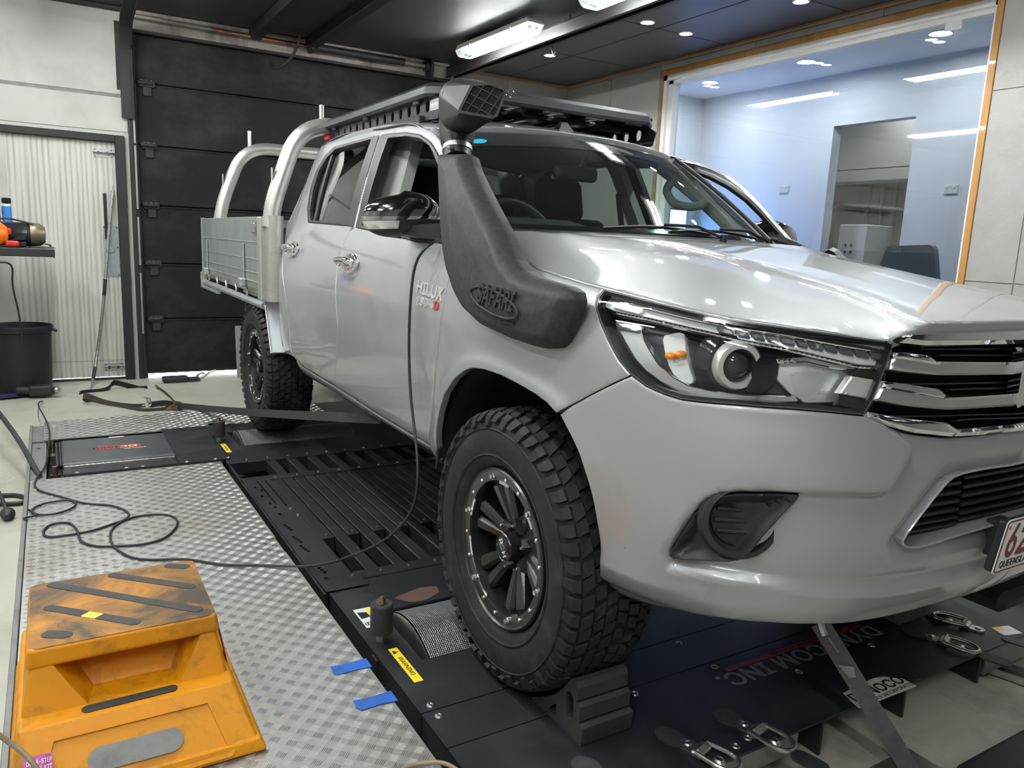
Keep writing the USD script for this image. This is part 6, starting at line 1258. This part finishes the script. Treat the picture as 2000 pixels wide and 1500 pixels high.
cp = sg.Polygon([(.14, 0), (.385, 0), (.388, .052), (.378, .058), (.366, .056), (.372, .062), (.372, .102), (.362, .110), (.348, .108), (.360, .114), (.358, .148), (.350, .162), (.338, .167), (.326, .160), (.314, .142), (.298, .120), (.276, .094), (.246, .066), (.206, .040), (.17, .018)]).buffer(-.003).buffer(.003)
cp = cp.difference(affinity.rotate(stadium(.075, .030), 100).buffer(0) if False else affinity.translate(affinity.rotate(stadium(.080, .034), 98), .328, .082)).difference(sg.Polygon([(.225, .014), (.270, .014), (.270, .060), (.25, .046)]).buffer(-.003))
obj('body', orient(prism(cp, .166), (1, 0, 0), (0, 0, 1), (0, -1, 0), (0, -.716, .0005)), 'rubber', ck, smooth=35)
rs = thing('ratchet_strap', 'brown webbing strap with a brass ratchet lying behind the dynamometer', 'strap')
fl_ = ZF + .004
def fpx(x, y, z=fl_): return at(x, y, z=z)
wl = [fpx(345, 797, ZF + .03), fpx(318, 801), fpx(290, 803), fpx(240, 796), fpx(200, 789), fpx(175, 783, ZF + .01), fpx(163, 776, ZF + .05), fpx(172, 774, ZF + .075), fpx(190, 781, ZF + .04), fpx(225, 790, ZF + .012), fpx(262, 794, ZF + .01), fpx(284, 793, ZF + .01)]
obj('webbing', ribbon(spline(wl, 60), (.25, .1, 1), .045, .003), 'web_brown', rs)
ra = fpx(345, 792, ZF + .03); rb_ = ra + np.array([-.03, -.10, .0])
hx_ = lambda dx, dy, dz: ra + np.array([dx, dy, dz])
obj('ratchet_frame', [hullpts([hx_(x, y, z) for x in (s - .003, s + .003) for y, z in ((-.09, -.02), (.03, -.025), (.04, .02), (-.02, .03))]) for s in (-.035, .035)] + [cyl(.013, hx_(-.045, .0, .0), hx_(.045, .0, .0), 16), cyl(.03, hx_(-.032, 0, 0), hx_(.032, 0, 0), 18)], 'brass_metal', rs, 'brass coloured ratchet frame')
obj('ratchet_handle', [tube(fillet([hx_(s * .04, .01, .0), hx_(s * .045, -.07, .10), hx_(s * .05, -.135, .155)], .04), .006, 8) for s in (-1, 1)] + [cyl(.010, hx_(-.055, -.135, .155), hx_(.055, -.135, .155), 12), hullpts([hx_(x, y, z) for x in (-.03, .03) for y, z in ((-.06, .075), (-.085, .10), (-.062, .080), (-.087, .105))]), cyl(.006, hx_(-.05, -.03, .05), hx_(.05, -.03, .05), 8)], 'brass_metal', rs, 'open brass handle')
for k in (0, 1): obj('hook', tube(fillet([fpx(278, 792, ZF + .02) + [.03 * k, .02 * k, 0], fpx(290, 790, ZF + .03) + [.03 * k, .02 * k, 0], fpx(286, 777, ZF + .06) + [.03 * k, .02 * k, 0], fpx(281, 776, ZF + .05) + [.03 * k, .02 * k, 0]], .025), .006, 8), 'steel', rs)
obj('short_web', ribbon(spline([fpx(292, 791, ZF + .02), fpx(310, 788, ZF + .03), fpx(335, 789, ZF + .04)], 12), (.3, .1, 1), .045, .006), 'web_black', rs)
e_ = np.array([-1.30, -.78, .49]); tp_ = np.array([ra + (e_ - ra) * t + np.array([0, 0, -.012 * math.sin(PI * t)]) for t in np.linspace(.0, 1, 24)])
obj('tension_strap', ribbon(tp_, (.1, .3, 1), .046, .003), 'web_black', label='black strap stretched past the rear tyre to the chassis', cat='strap')
wl = [fpx(155, 770), fpx(185, 765), fpx(212, 758, ZF + .02), fpx(222, 748, ZF + .05), fpx(238, 750, ZF + .045), fpx(262, 757), fpx(288, 759)]
obj('strap_end', ribbon(spline(wl, 40), (.6, .1, 1), .055, .004), 'web_black', label='crumpled black strap end at the foot of the door post', cat='strap')
ds_ = thing('strap_bundle', 'black strap bundle with a steel buckle in the light under the roller door', 'strap')
c = fpx(345, 746); obj('bundle', [rbox(c + [-.05, -.12, 0], c + [.05, .10, .055], .02), rbox(c + [-.04, .1, 0], c + [.04, .2, .035], .015)], 'web_black', ds_)
obj('buckle', [tube(fillet([c + [0, .16, .02], c + [.02, .20, .08], c + [.02, .24, .07]], .02), .009, 8), tube(fillet([c + [0, .20, .01], c + [.02, .30, .09], c + [.02, .34, .10]], .02), .009, 8)], 'steel', ds_)
# ================================================================ things along the back wall
pw = [at(178, 762, z=ZF + .001), at(186, 715, x=-5.88), at(200, 610, x=-5.93), at(209, 500, x=-5.97), at(214, 440, x=-5.985), at(220, 372, x=-6.0)]
pl3 = thing('broom_handle', 'dull metal broom handle leaning on the plywood door', 'pole'); pp = spline(pw, 40)
obj('shaft', tube(pp, .0135, 14), 'steel', pl3); obj('dark_band', tube(pp[4:8], .0145, 14), 'cable_black', pl3); obj('grip', tube(pp[20:24], .0148, 14), 'cable_black', pl3); obj('tip', tube(np.array([pp[-1], pp[-1] + [0, .006, .05]]), .004, 8), 'steel', pl3)
bc = np.array([-5.66, -2.235, ZF])
bn_ = thing('rubbish_bin', 'round black plastic bin standing in front of the plywood door', 'bin', bc)
Hb, Rb = .56, .222
obj('tub', lathe([(0, 0), (Rb * .90, 0), (Rb * .91, .01), (Rb, Hb - .05), (Rb - .006, Hb - .05), (Rb * .9, .02), (0, .02)], 60), 'bin_plastic', bn_, smooth=40)
obj('rim', lathe([(Rb - .004, Hb - .06), (Rb + .012, Hb - .05), (Rb + .016, Hb - .012), (Rb + .01, Hb), (Rb + .002, Hb), (Rb - .006, Hb - .05)], 60), 'bin_plastic', bn_, smooth=40)
for s in (-1, 1): obj('handle', hullpts([(x, s * (Rb + y), z) for x in (-.06, .06) for y, z in ((.0, Hb - .03), (.04, Hb - .05), (.0, Hb - .045), (.036, Hb - .06))]), 'bin_plastic', bn_)
tb = thing('tow_hitch', 'black tow tongue with a bright steel ball on a blue rag', 'tow hitch')
p0 = at(34, 763, z=ZF + .06); p1 = at(108, 762, z=ZF + .06); dz = np.array([0, 0, .0])
obj('tongue', [tube([p0, p0 + (p1 - p0) * .5], [.035, .032], 14), rbox(p0 + (p1 - p0) * .45 - .04, p0 + (p1 - p0) * .75 + .045, .02), cyl(.03, p0 + (p1 - p0) * .7, p1 - (p1 - p0) * .06, 16)], 'soot_black', tb)
bm = trimesh.creation.icosphere(3, .027); bm.apply_translation(p1 + [.01, .01, .004]); obj('ball', bm, 'steel', tb, 'bright steel tow ball', smooth=True)
rg = []
n = 40; gx, gy = np.meshgrid(np.linspace(0, 1, n), np.linspace(0, 1, 16)); q0, q1 = at(-30, 786, z=ZF), at(108, 771, z=ZF); dv_ = q1 - q0; pv = np.array([-.16, .03, 0])
P = q0 + gx[..., None] * dv_ + gy[..., None] * pv; P[..., 2] = ZF + .012 + .03 * meshkit.fbm(np.stack([gx * 6, gy * 3, 0 * gx], -1), 3, 2) * np.sin(PI * np.clip(gy, .02, .98)) ** .4
idx = np.arange(n * 16).reshape(16, n); f = np.concatenate([np.stack([idx[:-1, :-1], idx[:-1, 1:], idx[1:, 1:]], -1).reshape(-1, 3), np.stack([idx[:-1, :-1], idx[1:, 1:], idx[1:, :-1]], -1).reshape(-1, 3)])
obj('rag', T(P.reshape(-1, 3), f), 'cloth_blue', label='dark blue rag spread on the concrete under the tow hitch', cat='rag', smooth=True)
bt = thing('workbench', 'black workbench top cut by the left edge of the picture', 'bench')
obj('top', box((-5.78, -3.4, 1.015), (-5.12, -1.957, 1.078), .006), 'bench_black', bt)
obj('lip', box((-5.76, -1.97, 1.005), (-5.14, -1.96, 1.018), .004), 'bench_black', bt)
for x in (-5.7, -5.2):
    for y in (-3.3, -2.62): obj('leg', box((x - .025, y - .025, ZF), (x + .025, y + .025, 1.015), .004), 'bench_black', bt)
zt_ = 1.079
tk = thing('heat_gun_tank', 'glossy black and bronze cylinder tool lying on the workbench', 'tool', (-5.42, -2.20, zt_))
obj('drum', lathe([(0, -.16), (.07, -.155), (.088, -.12), (.092, -.05), (.092, .06), (.088, .10)], 40, 'y', (0, 0, .098)), 'tank_black', tk, smooth=40)
obj('end_cap', lathe([(.090, .075), (.092, .10), (.088, .15), (.06, .185), (0, .192)], 40, 'y', (0, 0, .098)), 'tan_metal', tk, 'bronze end cap', smooth=40)
obj('strap_band', lathe([(.093, .065), (.096, .068), (.096, .085), (.093, .088)], 40, 'y', (0, 0, .098)), 'black_gloss', tk)
obj('valve', [cyl(.008, (.03, .18, .03), (.03, .215, .025), 10), cyl(.016, (.03, .21, .025), (.03, .225, .024), 14)], 'tan_metal', tk)
obj('grip', [rbox((.04, -.06, .0), (.12, .06, .045), .015), hullpts([(.06, -.05, .05), (.12, .05, .055), (.06, .05, .06), (.12, -.05, .05), (.09, .06, .10)])], 'tank_black', tk)
obj('red_trigger', rbox((.075, -.075, .09), (.10, -.035, .14), .01), 'red_plastic', tk)
obj('pipe', [tube(spline([(.02, -.15, .2), (.03, .0, .205), (.04, .06, .19), (.05, .11, .175)], 16), .007, 8)], 'cable_black', tk)
oh = thing('orange_tool', 'orange domed power tool at the picture edge on the workbench', 'tool', (-5.22, -2.325, zt_))
obj('dome', lathe([(0, .075), (.05, .068), (.085, .03), (.095, -.03), (.09, -.09), (0, -.1)], 40, 'y', (0, 0, .097)), 'orange_plastic', oh, smooth=50)
obj('seam', lathe([(.0945, -.02), (.097, -.018), (.097, -.008), (.0935, -.006)], 40, 'y', (0, 0, .097)), 'orange_plastic', oh); obj('nozzle', [rbox((.0, .05, .005), (.06, .14, .05), .015)], 'red_plastic', oh); obj('foot', box((-.05, -.06, 0), (.05, .1, .012), .004), 'black_plastic', oh)
for dy, col, cap, lab in ((-2.268, 'can_blue', .09, 'blue aerosol can with a black trigger cap behind the drum tool'), (-2.345, 'can_pink', .07, 'pink and black aerosol can at the picture edge')):
    a = thing('aerosol_can', lab, 'spray can', (-5.66, dy, zt_))
    obj('body', lathe([(0, 0), (.032, 0), (.033, .006), (.033, .30 if cap > .08 else .20), (.031, .31 if cap > .08 else .21)], 32), col, a, smooth=40)
    if cap < .08: obj('upper_band', lathe([(.033, .20), (.033, .28), (.028, .30)], 32), 'ink_black', a)
    z0 = .31 if cap > .08 else .295
    obj('shoulder', lathe([(.032, z0 - .005), (.024, z0 + .012), (.012, z0 + .018), (0, z0 + .018)], 32), 'vinyl_white' if cap > .08 else 'ink_black', a)
    obj('trigger_cap', [rbox((-.02, -.03, z0 + .02), (.02, .035, z0 + .065), .010), cyl(.012, (0, 0, z0 + .01), (0, 0, z0 + .03), 12)], 'black_gloss', a)
obj('bench_cable', tube(spline([at(-10, 518, x=-5.14), at(8, 512, x=-5.12), at(18, 515, x=-5.15), at(24, 545, x=-5.25), at(33, 595, x=-5.33), at(41, 641, x=-5.36), at(44, 680, x=-5.38)], 40), .007, 8), 'cable_black', label='black cable hanging from the workbench into the bin', cat='cable', smooth=60)
# right of the deck
rf = thing('floor_channel', 'steel channel lying on the white floor at the right edge', 'channel')
d0, d1 = at(1895, 1305, z=ZF), at(2030, 1352, z=ZF); v_ = (d1 - d0) / np.linalg.norm(d1 - d0); pv_ = np.array([-v_[1], v_[0], 0]); pv_ = pv_ if pv_[1] > 0 else -pv_
obj('web', orient(box((-.02, 0, 0), (.9, .09, .004)), v_, pv_, (0, 0, 1), d0) , 'grate_black', rf)
for y in (0, .084): obj('flange', orient(box((-.02, y, 0), (.9, y + .006, .028), .002), v_, pv_, (0, 0, 1), d0), 'steel', rf)
obj('equipment_case', rbox((.915, -.135, ZF), (1.25, .40, .052), .03), 'black_plastic', label='black case corner at the bottom right edge', cat='case', smooth=50)
